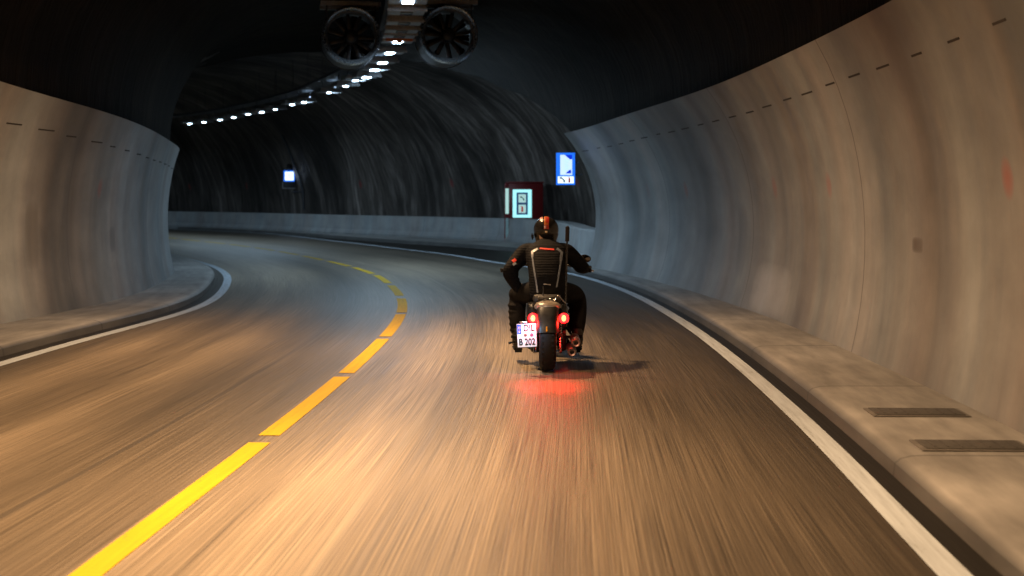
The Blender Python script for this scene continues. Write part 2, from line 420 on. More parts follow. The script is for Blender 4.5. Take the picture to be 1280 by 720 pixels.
# v coordinate of the road must stay parallel to the lanes: rewrite it as the offset from the centre line
me = road.data
flat = []
for s in list(np.arange(0, SMAX-.5, .6))+[SMAX-.5]: flat += [(s, d) for d, z in road_prof(s)]
for p in me.polygons:
    for l in p.loop_indices: me.uv_layers[0].data[l].uv = flat[me.loops[l].vertex_index]
el = me.uv_layers.new(name='edge')
for p in me.polygons:
    for l in p.loop_indices:
        s_, d_ = flat[me.loops[l].vertex_index]; el.data[l].uv = (d_-R_LINE(s_), L_LINE(s_)-d_)
def strip(name, s0, s1, off, wd, z, mat, parent, step=.4):
    return sweep(name, s0, s1, step, lambda s: [(off(s)-wd/2, z), (off(s)+wd/2, z)], mat, parent, smooth=None)
strip('edge_line', 0, SMAX-2, R_LINE, .15, .004, M_white, road)
strip('edge_line', 0, SMAX-2, L_LINE, .15, .004, M_white, road)
s = SY(9.66)-3.45*9; k = 0
while s < SMAX-4 and k < 38:
    if s > 0: strip('centre_line_dash', s-(.8 if s < SY(7) else 0), s+(3.17 if s < SY(18) else 2.8), lambda t: 0.0, .145, .004, M_yellow, road, .3)
    s += 3.45; k += 1

# --- raised pavements with kerb
def pav_r(s):
    k = R_LINE(s)+.20; return [(k-.0, -.05), (k+.015, .075), (k+.05, .102), (k+.11, .117), (k+.19, .121), (R_WALL(s)+.12, .124)]
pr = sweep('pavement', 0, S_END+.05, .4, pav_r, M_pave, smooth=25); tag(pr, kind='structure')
def pav_l(s):
    k = L_LINE(s)-.24; return [(k+.0, -.05), (k-.015, .075), (k-.05, .102), (k-.11, .117), (k-.19, .121), (min(L_WALL(s)-.12, k-.2), .124)]
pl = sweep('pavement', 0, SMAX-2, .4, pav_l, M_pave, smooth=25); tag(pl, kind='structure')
# pavement of the widened part in front of the barrier
KER = smooth_poly([tuple(p) for p in kerb_pts]+[tuple(pos(sk_+k, R_LINE(sk_+k)+.35))[:2] for k in range(4, 50, 4)])
rows, uv = [], []
nb = len(KER)
bt = np.linspace(0, 1, nb)
bl = np.linspace(0, 1, len(BAR))
for i in range(nb):
    a = Vector((*KER[i], 0)); j = np.argmin(np.hypot(BAR[:, 0]-a.x, BAR[:, 1]-a.y)); 
    t = i/(nb-1); j2 = int(t*(len(BAR)-1))
    b = Vector((*BAR[j], 0)); dirn = (b-a); ln = max(dirn.length, .01); dirn = dirn/ln
    rows.append([a+Vector((0, 0, -.05)), a+dirn*.012+Vector((0, 0, .105)), a+dirn*.035+Vector((0, 0, .12)), a+dirn*max(ln+.1, .1)+Vector((0, 0, .124))]); uv.append([(i*.4, 0), (i*.4, .1), (i*.4, .13), (i*.4, ln)])
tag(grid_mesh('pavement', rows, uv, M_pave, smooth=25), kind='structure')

# --- tunnel walls (curved, leaning in at the top, 0.22 m thick)
RW, ZC = 2.8, 1.2
def lean(z): return math.sqrt(RW**2-(z-ZC)**2) - math.sqrt(RW**2-(.12-ZC)**2)
ztl = Off([(0, 3.12), (SY(13), 3.12), (SY(18), 2.86), (SY(23), 2.70), (SY(28), 2.60), (SMAX, 2.60)], 2, True)
ZT = 3.05
ztr = Off([(0, 3.15), (SY(15), 3.15), (SY(19), 3.11), (SY(24), 3.11), (S_END, 3.01), (SMAX, 3.01)], 1.5, True)
fr_ = Off([(0, .55), (SY(14), .58), (SY(19), .85), (SY(24), 1.08), (SMAX, 1.0)], 1.5, True)
fl_ = lambda s: .62
def LF(sg, s): return fr_(s) if sg > 0 else fl_(s)
def wallprof(off, sg, zt, f=1.0):
    z = np.linspace(-.1, zt, 15); inner = [(off+sg*f*lean(q), q) for q in z]
    return inner+[(inner[-1][0]+sg*.24, zt), (off+sg*.5, zt*.5), (off+sg*.4, -.1)]
def wr(s):
    return wallprof(R_WALL(s), 1, ztr(s), fr_(s))
wall_r = sweep('tunnel_wall', 0, S_END, .4, wr, M_wall_r, smooth=35, closed=True, caps=True, uz=1)
tag(wall_r, 'curved pale concrete tunnel side wall right of the motorcycle, ending at a square edge', 'wall')
wall_l = sweep('tunnel_wall', 0, SMAX-2, .4, lambda s: wallprof(L_WALL(s), -1, ztl(s), fl_(s)), M_wall_l, smooth=35, closed=True, caps=True, uz=1)
tag(wall_l, 'curved pale concrete tunnel side wall on the inside of the left bend', 'wall')
def wall_pt(off, sg, s, z, proud=.0): return pos(s, off(s)+sg*LF(sg, s)*lean(z)-sg*proud, z)
# lifting slots in a row near the top of both walls
M_slot = simple('slot_shadow_rubber', (.05, .045, .04), .8)
def slots(off, sg, parent, zt, s0, s1):
    s = s0
    while s < s1:
        z = zt(s)-.42+random.uniform(-.01, .01); l = random.uniform(.25, .5)
        rows = []; uv = []
        for t in np.linspace(0, l, 4):
            c = wall_pt(off, sg, s+t, z, .006); u = wall_pt(off, sg, s+t, z+.016, .006)
            c2 = wall_pt(off, sg, s+t, z, -.03); u2 = wall_pt(off, sg, s+t, z+.016, -.03)
            rows.append([c, u, u2, c2]); uv.append([(t, 0), (t, .02), (t, .04), (t, .06)])
        grid_mesh('joint_slot', rows, uv, M_slot, parent, smooth=None, closed=True, caps=True)
        s += random.choice((.95, .95, 1.0))
slots(R_WALL, 1, wall_r, ztr, SY(7.2), S_END-.6)
slots(L_WALL, -1, wall_l, ztl, SY(14.0), SY(31))

# --- dark ceiling of the near tunnel; its right hand end is cut on the skew where the tunnel widens
def ceil_prof(s, n=28):
    l = L_WALL(s)-fl_(s)*lean(ztl(s))-.20; r = R_WALL(s)+fr_(s)*lean(ztr(s))+.20
    zl, zr = ztl(s)-.0, ztr(s); c = (l+r)/2; a = (r-l)/2; out = []
    for k in range(n+1):
        th = PI*k/n; x = c+a*math.cos(th); zb = zr+(zl-zr)*(1-math.cos(th))/2; out.append((x, zb+(6.05-zb)*math.sin(th)**.92))
    return out
rows, uv = [], []
NS = 150
for i in range(NS+1):
    r_, q_ = [], []
    for k in range(29):
        f = k/28
        send = S_END+.02 + 15*min(1, f/.5)**1.0 if f < .5 else S_END+15+ (f-.5)*2*18
        s = send*i/NS; d, z = ceil_prof(s)[k]; wob = .03*math.sin(s*1.9+k)+.02*math.sin(s*4.3+k*2)
        r_.append(pos(s, d, z+(wob if 2 < k < 26 else 0))); q_.append((s, k*.42))
    rows.append(r_); uv.append(q_)
def solid(o, t, off=1):
    m = o.modifiers.new('thickness', 'SOLIDIFY'); m.thickness = t; m.offset = off; return o
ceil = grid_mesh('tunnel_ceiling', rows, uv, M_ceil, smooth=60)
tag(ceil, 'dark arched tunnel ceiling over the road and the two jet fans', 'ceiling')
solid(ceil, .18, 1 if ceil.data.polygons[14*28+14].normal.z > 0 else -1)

# --- wider far vault: starts behind the end of the right wall, stands on the barrier line
def left_of(p):      # matching left foot for a barrier point
    s, d = sd(p.x, p.y); s = max(s, 0); return s
rows, uv = [], []
# outer foot line, 0.7 m behind the barrier face, starting behind the right wall
foot = []
T = np.gradient(BAR, axis=0); T /= np.hypot(T[:, 0], T[:, 1])[:, None]
def back_off(y): return 1.25+2.3*max(0, min(1, (54-y)/5))
BK = gsmooth(np.array([back_off(q[1]) for q in BAR]), .5)
for i in range(0, len(BAR), 2): foot.append(Vector((BAR[i][0]+T[i][1]*BK[i], BAR[i][1]-T[i][0]*BK[i], 0)))
L_foot = []
nf = len(foot); s_a0 = S_END-7
lens = [0]
for i in range(1, nf): lens.append(lens[-1]+(foot[i]-foot[i-1]).length)
s_fin, _ = sd(foot[-1].x, foot[-1].y)
pre = [pos(S_END-t, R_WALL(S_END)+1.3, 0) for t in (7, 5, 3, 1.2)]
foot = pre+foot; nf = len(foot)
lens = [0]
for i in range(1, nf): lens.append(lens[-1]+(foot[i]-foot[i-1]).length)
ext_n = 0
for i in range(nf):
    A = foot[i]; s = s_a0+(s_fin-s_a0)*(lens[i]/lens[-1])**1.0
    B = pos(s, L_WALL(s)-1.0, 0); r_, q_ = [], []; l = 0
    for k in range(41):
        th = PI*k/40; f = (1-math.cos(th))/2; z = .0+6.9*math.sin(th)**.80
        p = A.lerp(B, f); p.z = z
        nrm = 0.10*math.sin(lens[i]*1.1+k*.35)+.05*math.sin(lens[i]*2.7+k*.8)+.05*random.random()
        p += Vector((0, 0, -1))*nrm*math.sin(th) + (B-A).normalized()*nrm*abs(math.cos(th))
        if r_: l += (p-r_[-1]).length
        r_.append(p); q_.append((lens[i], l))
    rows.append(r_); uv.append(q_)
lin = grid_mesh('tunnel_lining', rows, uv, M_lining, smooth=60)
tag(lin, 'rough streaked dark rock lining of the far tunnel vault above the low barrier', 'tunnel lining')
solid(lin, .2, -1)
# bulkhead closing the gap between the near shell and the wider vault, behind the camera and at the far end
bk = MB(); bk.box((0, S0-.3, 3), (16, .4, 7)); p = pos(SMAX-3, 0); bk.box((p.x, p.y, 3), (.5, 22, 8), (0, 0, head(SMAX-3)+PI/2))
tag(bk.build('rock_face', M_lining, smooth=None), 'dark rock face far along the tunnel', 'rock face', kind='structure')

# --- concrete barrier, 0.9 m tall, 0.45 m thick, sloping face
rows, uv = [], []
for i in range(len(BAR)):
    n = Vector((T[i][1], -T[i][0], 0)); a = Vector((*BAR[i], 0)); hgt = .90
    prof = [(-.10, .0), (-.10, .20), (0, .34), (.06, hgt-.04), (.10, hgt), (.5, hgt), (.55, 0)]
    rows.append([a+n*d+Vector((0, 0, z)) for d, z in prof]); uv.append([(i*.4, z) for d, z in prof])
br = grid_mesh('concrete_barrier', rows, uv, M_barrier, smooth=25, closed=True, caps=True)
tag(br, 'low grey concrete barrier curving along the foot of the far dark vault', 'barrier')
# ledge of packed stone between barrier and vault foot
rows, uv = [], []
for i in range(len(BAR)):
    n = Vector((T[i][1], -T[i][0], 0)); a = Vector((*BAR[i], .3)); rows.append([a+n*.5, a+n*(BK[i]+.4)]); uv.append([(i*.4, 0), (i*.4, 1)])
tag(grid_mesh('rubble_ledge', rows, uv, M_lining, smooth=None), 'dark ledge behind the low concrete barrier', 'ledge', kind='structure')

# --- metal hatches set in the right pavement
M_hatch = simple('cast_iron', (.085, .08, .075), .7, .2)
for (px, py, lab) in [(1147, 518, 'dark hatch plate in the right pavement, the one farther from the camera'), (1216, 560, 'dark hatch plate in the right pavement, the one nearest the camera')]:
    x, y = G(px, py, .12); s, d = sd(x, y); r = empty('access_hatch', pos(s, d, .124), head(s))
    m = MB(); m.box((0, 0, .004), (.66, .36, .008), bev=.002)
    m.build('frame', M_pave if False else simple('hatch_frame_steel', (.16, .15, .14), .6, .2), r)
    m = MB(); m.box((0, 0, .0105), (.60, .30, .007), bev=.002)
    for i in range(7): m.box((-.24+i*.08, 0, .0155), (.012, .22, .004))
    m.build('lid', M_hatch, r); tag(r, lab, 'hatch', 'hatches in the pavement')

# ------------------------------------------------------------------ luminaires
M_house = simple('galvanised_steel', (.42, .43, .46), .45, .4); M_tray = simple('tray_steel', (.10, .105, .12), .55, .4)
M_lens = emit('lamp_glass_cool', COOL, 30.0); M_lensw = emit('lamp_glass_warm', WARM, 14.0); M_off = simple('lamp_glass_off', (.10, .11, .12), .2)
ZL = 4.72
def lamp_mesh(kind, root, ls=1.0):
    m = MB(); m.box((0, 0, .07), (.62, .62, .12), bev=.015); m.box((0, -.33, .02), (.66, .035, .05)); m.build('housing', M_house, root)
    m = MB(); m.box((0, -.02, .005), (.21*ls, .34*ls, .03), bev=.006); m.build('lens', {'cool': M_lens, 'warm': M_lensw, 'off': M_off}[kind], root)
    m = MB(); m.cyl((-.2, 0, .12), (-.2, 0, .34), .012, seg=8); m.cyl((.2, 0, .12), (.2, 0, .34), .012, seg=8); m.build('hanger', M_tray, root, split=True)
def add_light(root, col, power, sx=.5, sy=.5, spread=160, tilt=0, roll=0):
    ld = bpy.data.lights.new('lamp_light', 'AREA'); ld.shape = 'RECTANGLE'; ld.size = sx; ld.size_y = sy; ld.energy = power; ld.color = col; ld.spread = math.radians(spread)
    lo = bpy.data.objects.new('lamp_light', ld); COL.objects.link(lo); lo.parent = root; lo.location = (0, 0, -.03); lo.rotation_euler = (tilt, roll, 0)
def luminaire(x, y, kind, label, power=None, tilt=-.1, spread=165, roll=0, ls=1.0):
    s, d = sd(x, y); r = empty('tunnel_lamp', (x, y, ZL), head(s)); r.rotation_euler = (0, 0, head(s)); tag(r, label, 'ceiling lamp', 'lamps along the tunnel ceiling'); lamp_mesh(kind, r, ls)
    if power: add_light(r, COOL if kind == 'cool' else WARM, power, tilt=tilt, spread=spread, roll=roll)
    return r
def C(px, py, z=ZL): Y = FOC*(z-CAM_H)/(HOR-py); return ((px-640)*Y/FOC, Y)
lit = [(510,3),(497,53),(487,67),(478,79),(468,88),(458,97),(444,101),(432,108),(411,116),(380,128),(365,131),(344,137),(327,140.5),(310,143),(292,147),(275,150),(255,153),(237,155)]
ordn = ['at the top edge of the photo between the two fans', 'with an orange bracket just below the fans']
words = ['third','fourth','fifth','sixth','seventh','eighth','ninth','tenth','eleventh','twelfth','thirteenth','fourteenth','fifteenth','sixteenth','seventeenth','last and farthest']
Pc = [P_COOL*k for k in (.9, 1.2, 1.2, 1.2, 2.0, 0, 2.2, 0, 2.0, 1.8, 0, 1.2, 0, 1.2, 0, 1.0, 0, 1.0)]
for i, p in enumerate(lit):
    x, y = C(*p); lab = ('cool white ceiling lamp, '+ordn[i]) if i < 2 else 'cool white ceiling lamp, %s lit one counted away from the camera' % words[i-2]
    r = luminaire(x, y, 'cool', lab, Pc[i] or None, 0, 175, -.95 if 3 < i < 10 else 0, .4 if i in (8, 11) else (.85 if i < 6 else .55))
    if i == 1:
        m = MB(); m.box((0, -.36, .02), (.52, .03, .07)); m.box((0, -.362, -.03), (.10, .03, .05)); m.build('bracket', simple('orange_plastic', (.75, .18, .03), .4), r)
for p, wd in [((508, 17), 'first'), ((505, 30), 'second'), ((502, 40), 'third'), ((499, 46.5), 'fourth')]:
    x, y = C(*p); luminaire(x, y, 'off', 'unlit grey ceiling lamp between the fans, %s below the lit one' % wd)
XW = C(510, 3)[0]
for k, (yy, pw) in enumerate([(15.5, .95), (8.0, 1.3), (2.6, .9), (-2.5, .9), (-9, .8), (-17, .6)]):
    s = SY(yy); p = pos(s, 0.05); luminaire(p.x, p.y, 'warm', 'warm ceiling lamp over the near road, outside the top of the photo', P_WARM*pw, 0, 150)
# beyond the last visible lamp the row goes on round the bend
s_l = sd(*C(237, 155))[0]
for k in range(3):
    p = pos(s_l+6+8*k, .6); luminaire(p.x, p.y, 'cool', 'cool white ceiling lamp hidden round the far bend', P_COOL*1.0)
# cable tray above the lamps
tp = [C(*p) for p in lit]; tpath = smooth_poly([tuple(pos(SY(y), .05))[:2] for y in (-20, -10, 0, 10, 17)]+tp+[tuple(pos(s_l+k, .6))[:2] for k in (6, 14, 22)], .5, 2)
TT = np.gradient(tpath, axis=0); TT /= np.hypot(TT[:, 0], TT[:, 1])[:, None]
rows, uv = [], []
for i in range(len(tpath)):
    n = Vector((TT[i][1], -TT[i][0], 0)); a = Vector((*tpath[i], ZL+.36)); pr_ = [(-.3, .07), (-.3, 0), (.3, 0), (.3, .07), (.285, .07), (.285, .012), (-.285, .012), (-.285, .07)]
    rows.append([a+n*d+Vector((0, 0, z)) for d, z in pr_]); uv.append([(i*.5, d) for d, z in pr_])
ct = grid_mesh('cable_tray', rows, uv, M_tray, smooth=20, closed=True, caps=True)
tag(ct, 'long grey cable tray that carries the ceiling lamps', 'cable tray')
m = MB()
for i in range(4, len(tpath), 5):
    n = Vector((TT[i][1], -TT[i][0], 0))
    for q in (-.29, .29): a = Vector((*tpath[i], ZL+.42))+n*q; m.cyl(a, a+Vector((0, 0, .95)), .008, seg=6)
m.build('hanger_rod', M_tray, ct, split=True)

# ------------------------------------------------------------------ jet fans
M_fan = simple('fan_casing', (.5, .52, .56), .28, .85, var=.06, bmp=0); M_fdark = simple('fan_dark_metal', (.05, .05, .055), .4, .6)
def jet_fan(px, py, label, flip):
    Y = 29.3; x = (px-640)*Y/FOC; z = CAM_H+(HOR-py)*Y/FOC; s, d = sd(x, Y)
    r = empty('jet_fan', (x, Y, z), head(s)*.8); tag(r, label, 'fan', 'jet fans under the ceiling')
    m = MB(); m.lathe([(0, .525), (-.05, .545), (-.06, .575), (-.03, .607), (.03, .612), (.03, .59)], seg=64); m.build('inlet_ring', M_fan, r, smooth=50)
    m = MB(); m.lathe([(.02, .525), (.03, .60), (1.1, .60), (1.1, .55), (.05, .49)], seg=64); m.build('casing', simple('casing_paint', (.13, .13, .14), .5, .4), r, smooth=50)
    m = MB()
    m.lathe([(1.0, .60), (1.0, .62), (1.05, .62), (1.05, .60)], seg=48)
    m.build('flange', M_fdark, r)
    m = MB(); m.cyl((0, .12, 0), (0, .75, 0), .15, seg=28); m.ball((0, .12, 0), .15, (1, .5, 1)); m.build('hub', M_fdark, r)
    m = MB()
    for k in range(11):
        a = 2*PI*k/11+.2*flip; m.box((.31*math.cos(a), .3, .31*math.sin(a)), (.36, .05, .075), (0, -a, 0), bev=.008)
    m.build('guide_vane', M_fdark, r, split=True)
    m = MB()
    for k in range(9):
        a = 2*PI*k/9
        M_ = Matrix.Rotation(-a, 4, 'Y')
        for f in range(1):
            v = [Vector((.14, .48, -.05)), Vector((.49, .52, -.07)), Vector((.49, .62, .07)), Vector((.14, .6, .05))]
            q = [m.bm.verts.new(M_ @ t) for t in v]+[m.bm.verts.new(M_ @ (t+Vector((0, .02, 0)))) for t in v]
            for fc in ((0,1,2,3), (7,6,5,4), (0,4,5,1), (1,5,6,2), (2,6,7,3), (3,7,4,0)): m.bm.faces.new([q[t] for t in fc])
    m.build('fan_blade', M_fdark, r, smooth=None, split=True)
    m = MB(); m.box((0, .25, .70), (1.25, .09, .09)); m.box((0, .95, .70), (1.25, .09, .09)); m.build('support_beam', M_house, r, split=True)
    m = MB()
    for q in (-.5, .5):
        for yy in (.25, .95): m.box((q, yy, .42), (.03, .06, .5)); m.cyl((q*.9, yy, .74), (q*.9, yy, 1.02), .02, seg=8)
    m.build('bracket', M_tray, r, split=True)
jet_fan(439.5, 45, 'round grey jet fan hanging left of the ceiling lamps', 0)
jet_fan(561, 43, 'round grey jet fan hanging right of the ceiling lamps', 1)

# ------------------------------------------------------------------ signs
E = {k: emit('sign_'+k, c, st) for k, (c, st) in dict(blue=((.015, .16, .85), 1.1), deep=((.0, .03, .62), 1.0), pale=((.62, .82, 1.0), 1.0), white=((.72, .88, 1.0), 1.5), cyan=((.38, .88, .92), 1.15), navy=((.01, .05, .16), .6), redp=((.45, .05, .04), .5), ink=((.01, .05, .10), .2), mint=((.42, .66, .62), .9), hot=((.72, .88, 1.0), 1.7)).items()}
def flat(parent, name, pts, mat, y, th=.006):
    m = MB(); m.prism(pts, th); o = m.build(name, mat, parent, smooth=None); o.location = (0, y, 0); return o
def rect(x0, z0, x1, z1): return [(x0, z0), (x1, z0), (x1, z1), (x0, z1)]
M_case = simple('sign_casing', (.06, .06, .065), .5, .3)
def handset(parent, cx_, cz, s, mat, y):
    m = MB(); c, q = math.cos(-.75), math.sin(-.75)
    def f(pts): return [(cx_+s*(a*c-b*q), cz+s*(a*q+b*c)) for a, b in pts]
    m.prism(f([(-.5, -.12), (-.28, -.12), (-.2, .02), (.2, .02), (.28, -.12), (.5, -.12), (.46, .13), (.3, .2), (-.3, .2), (-.46, .13)]), .004)
    o = m.build('phone_symbol', mat, parent, smooth=None); o.location = (0, y, 0)
def extinguisher(parent, cx_, cz, s, mat, y):
    m = MB(); m.prism([(cx_+s*a, cz+s*b) for a, b in [(-.16, -.5), (.18, -.5), (.18, .2), (.1, .3), (.08, .42), (-.3, .46), (-.32, .36), (-.06, .32), (-.16, .2)]], .004)
    o = m.build('extinguisher_symbol', mat, parent, smooth=None); o.location = (0, y, 0)
# blue lit sign at the end of the right wall
Ys = 30.6; sx = (707-640)*Ys/FOC; sz = CAM_H+(247-211)*Ys/FOC; kx = Ys/FOC
r = empty('emergency_sign', (sx, Ys, sz), -.04); tag(r, 'blue and white backlit emergency sign mounted on the end of the right tunnel wall', 'sign')
hw, hh = .202, .345
m = MB(); m.box((0, .06, 0), (2*hw+.02, .11, 2*hh+.02), bev=.01); m.build('casing', M_case, r)
flat(r, 'blue_panel', rect(-hw, -hh, hw, hh), E['blue'], -.004)
flat(r, 'white_panel', rect(-.115, -.135, .14, .30), E['pale'], -.010)
flat(r, 'exit_symbol', [(-.02, .30), (.14, .30), (.14, .205), (.09, .20)], E['deep'], -.016)
flat(r, 'exit_symbol', [(0, -.10), (.12, -.10), (.12, -.02), (.07, -.03)], E['deep'], -.016)
m = MB()
for i in range(6):
    zz = .20-i*.045; m.prism([(-.03+.012*(i % 2), zz), (.075-.02*(i % 3), zz-.004), (.075-.02*(i % 3), zz-.020), (-.03+.012*(i % 2), zz-.016)], .004)
m.build('arrow_line', E['mint'], r, smooth=None, loc=(0, -.016, 0), split=True)
flat(r, 'pictogram_panel', rect(-.165, -.31, .175, -.165), E['white'], -.010)
handset(r, -.07, -.235, .15, E['ink'], -.016); extinguisher(r, .08, -.235, .12, E['redp'], -.016)
m = MB(); m.tube([(.0, .10, .1), (.12, .12, .12), (.30, .02, .14)], .018); m.tube([(.0, .10, -.15), (.12, .12, -.14), (.36, .02, -.12)], .018); m.build('bracket', M_tray, r, split=True)
# small bright sign box high on the far lining
bpy.context.view_layer.update()
lin_b = BVHTree.FromObject(lin, bpy.context.evaluated_depsgraph_get())
def on_lining(px, py, gap):                      # where the sight line meets the rock, a little in front of it
    d = Vector(((px-640)/FOC, 1, (HOR-py)/FOC)); o = Vector((0, 0, CAM_H)); o = o+d*36; h = lin_b.ray_cast(o, d.normalized())
    return (h[0] if h[0] is not None else Vector((0, 0, CAM_H))+d*60)-d.normalized()*gap
q = on_lining(361.5, 220, .75); bx, by, fz = q
r = empty('lit_sign_box', (bx, by, fz), .25); tag(r, 'small bright blue-white sign box high on the far dark lining', 'sign')
m = MB(); m.box((0, .10, 0), (.54, .18, .54), bev=.02); m.build('casing', M_case, r)
flat(r, 'blue_panel', rect(-.25, -.25, .25, .25), E['blue'], 0.002)
flat(r, 'white_panel', rect(-.19, -.2, .2, .19), E['hot'], -.006)
m = MB(); m.prism(rect(-.09, .03, .09, .06), .003); m.prism(rect(-.05, -.07, .06, -.04), .003); m.build('text_line', E['blue'], r, smooth=None, loc=(0, -.012, 0), split=True)
m = MB(); m.box((-.02, .08, -.42), (.56, .16, .28), bev=.01); m.build('lower_box', M_case, r)
m = MB(); m.box((-.02, -.008, -.56), (.58, .02, .03)); m.box((-.30, -.008, -.42), (.03, .02, .3)); m.build('box_trim', M_house, r)
m = MB(); m.tube([(0, .12, .3), (.05, .5, .5), (.1, 1.6, .7)], .05); m.tube([(.2, .12, -.3), (.2, 1.8, -.3)], .05); m.build('bracket', M_tray, r, split=True)
m = MB(); m.ball((-.02, .0, .42), .13, (1, 1, 1)); m.cyl((-.02, .0, .42), (-.02, .6, .42), .05); m.build('horn_speaker', M_dark, r)

# red emergency cabinet with lit window behind the barrier, white lit edge post in front
Yk = 50.3; kk = Yk/FOC
def K(px, py, Y=Yk): return ((px-640)*Y/FOC, CAM_H-(py-HOR)*Y/FOC)
x0, z1 = K(633, 229); x1, z0 = K(679, 273)
kx0 = (x0+x1)/2; wk = x1-x0; hk = z1
M_red = simple('red_enamel', (.20, .008, .010), .35, 0, .5)
r = empty('emergency_cabinet', (kx0, Yk+.0, .12), .0); tag(r, 'dark red emergency cabinet with a lit window standing behind the grey barrier', 'cabinet')
m = MB(); m.box((0, .45, (hk-.12)/2), (wk, .8, hk-.12), bev=.02); m.build('body', M_red, r)
m = MB(); m.box((0, .45, hk-.12+.03), (wk+.05, .85, .05), bev=.01); m.build('roof', M_red, r)
a0, b1 = K(641, 237); a1, b0 = K(664.5, 272); a0 -= kx0; a1 -= kx0; b0 -= .12; b1 -= .12
fw = .13
m = MB(); m.prism(rect(a0, b0, a0+fw, b1), .02); m.prism(rect(a1-fw, b0, a1, b1), .02); m.prism(rect(a0+fw, b1-.10, a1-fw, b1), .02); m.prism(rect(a0+fw, b0, a1-fw, b0+.10), .02)
o = m.build('window_frame', E['cyan'], r, smooth=None); o.location = (0, .025, 0)
flat(r, 'sign_panel', rect(a0+fw, b0+.10, a1-fw, b1-.10), E['navy'], .03, .012)
mc = (a0+a1)/2; mb_ = (b0+b1)/2
flat(r, 'phone_panel', rect(mc-.13, mb_+.04, mc+.13, mb_+.33), E['mint'], .018, .008); flat(r, 'extinguisher_panel', rect(mc-.13, mb_-.33, mc+.13, mb_-.04), E['mint'], .018, .008)
handset(r, mc, mb_+.18, .2, E['ink'], .010); extinguisher(r, mc, mb_-.185, .22, E['redp'], .010)
Yp = 48.4; xp, zt_ = K(629.5+4.5, 229, Yp); _, zb_ = K(634, 301, Yp)
r = empty('marker_post', (xp, Yp, .12), 0); tag(r, 'slim red-topped marker post with pale reflective strips beside the red cabinet', 'post')
m = MB(); m.box((-.02, .03, (zt_-.12)/2), (.15, .06, zt_-.12), bev=.008); m.build('post_body', M_red, r)
m = MB(); m.prism(rect(-.06, .95, .05, zt_-.3), .008); o = m.build('upper_strip', E['mint'], r, smooth=None); o.location = (0, -.01, 0)
m = MB(); m.prism(rect(-.055, .06, .045, .80), .008); o = m.build('lower_strip', simple('reflective_strip', (.55, .75, .75), .3), r, smooth=None); o.location = (0, -.01, 0)
# pipe and cable running down the far lining beside the lit sign box
m = MB(); pts = []
sgn = [(352,168),(360,185),(367,203),(374,220),(379,240),(380,262)]
for (pa, pb2) in sgn: q = on_lining(pa, pb2, .12); pts.append(tuple(q))
m.tube(pts, .05, seg=8); pb = pts[4]; m.tube([(pb[0]-.5, pb[1]-.15, pb[2]), pb], .035, seg=8)
tag(m.build('cable_pipe', M_tray), 'grey pipe running down the dark lining beside the lit sign box', 'pipe')

# ------------------------------------------------------------------ motorcycle
BX, BY = .33, 13.27
M_rub = simple('tyre_rubber', (.010, .010, .011), .8, 0, .25); M_blk = simple('black_enamel', (.008, .008, .009), .28, 0, .5, bmp=0)
M_chr = simple('chrome', (.62, .63, .66), .14, 1.0, var=.08, bmp=0); M_eng = simple('engine_alloy', (.06, .06, .065), .35, .7); M_leather = simple('black_leather', (.02, .018, .017), .5)
M_rim = simple('dark_rim', (.05, .05, .05), .35, .8); M_sil = simple('beige_enamel', (.25, .215, .18), .3, .1)
bike = empty('motorcycle', (BX, BY, 0.006), -.01)
tag(bike, 'black cruiser motorcycle with two red tail lights ridden down the right lane', 'motorcycle')
def wheel(y, R, wd, name):
    m = MB(); hw = wd/2
    prof = [(-hw*.80, R*.66), (-hw, R*.78), (-hw*.96, R*.87), (-hw*.72, R*.955), (-hw*.38, R*.99), (0, R), (hw*.38, R*.99), (hw*.72, R*.955), (hw*.96, R*.87), (hw, R*.78), (hw*.8, R*.66)]
    m.lathe(prof, axis='X', c=(0, y, R), seg=56)
    for k in range(40):                     # tread sipes as raised blocks
        a = 2*PI*k/40
        for q in (-1, 1):
            m.box((q*hw*.42, y+R*.975*math.cos(a+q*.04), R+R*.975*math.sin(a+q*.04)), (hw*.5, .006, .020), (a+.0, 0, 0))
    w_ = m.build(name, M_rub, bike)
    m = MB(); m.lathe([(-hw*.7, R*.62), (-hw*.75, R*.69), (hw*.75, R*.69), (hw*.7, R*.62), (0, R*.58)], axis='X', c=(0, y, R), seg=48)
    m.cyl((-hw*.9, y, R), (hw*.9, y, R), .05)
    for k in range(10):
        a = 2*PI*k/10; m.tube([(0, y+.05*math.cos(a), R+.05*math.sin(a)), (0, y+R*.62*math.cos(a), R+R*.62*math.sin(a))], .009, seg=6)
    m.build('rim', M_rim, w_)
    m = MB(); m.lathe([(hw*1.02, R*.36), (hw*1.02, R*.2), (hw*1.06, R*.2), (hw*1.06, R*.36)], axis='X', c=(0, y, R), seg=36); m.build('brake_disc', M_chr, w_)
wheel(.0+.0, .325, .158, 'rear_wheel'); wheel(1.56, .33, .12, 'front_wheel')
# fenders
def fender(y, R, wd, a0, a1, name, mat):
    rows = []; uv = []
    for a in np.linspace(a0, a1, 22):
        r_ = []
        for k in range(11):
            t = -1+2*k/10; xx = wd/2*math.sin(t*1.45)/math.sin(1.45); rr = R+.03-.055*(abs(t)**3); r_.append(Vector((xx, y+rr*math.cos(a), R-.0+rr*math.sin(a))))
        for k in range(10, -1, -1):
            p = r_[k]; c = Vector((0, y, R)); r_.append(c+(p-c)*(1-.012/ (p-c).length)-Vector((0.0, 0, 0)))
        rows.append(r_); uv.append([(a, i) for i in range(22)])
    return grid_mesh(name, rows, uv, mat, bike, smooth=50, closed=True, caps=True)
fender(0, .315, .20, math.radians(38), math.radians(168), 'rear_fender', simple('satin_black', (.007, .007, .008), .5, 0, .3, bmp=0))
fender(1.56, .335, .15, math.radians(20), math.radians(150), 'front_fender', M_blk)
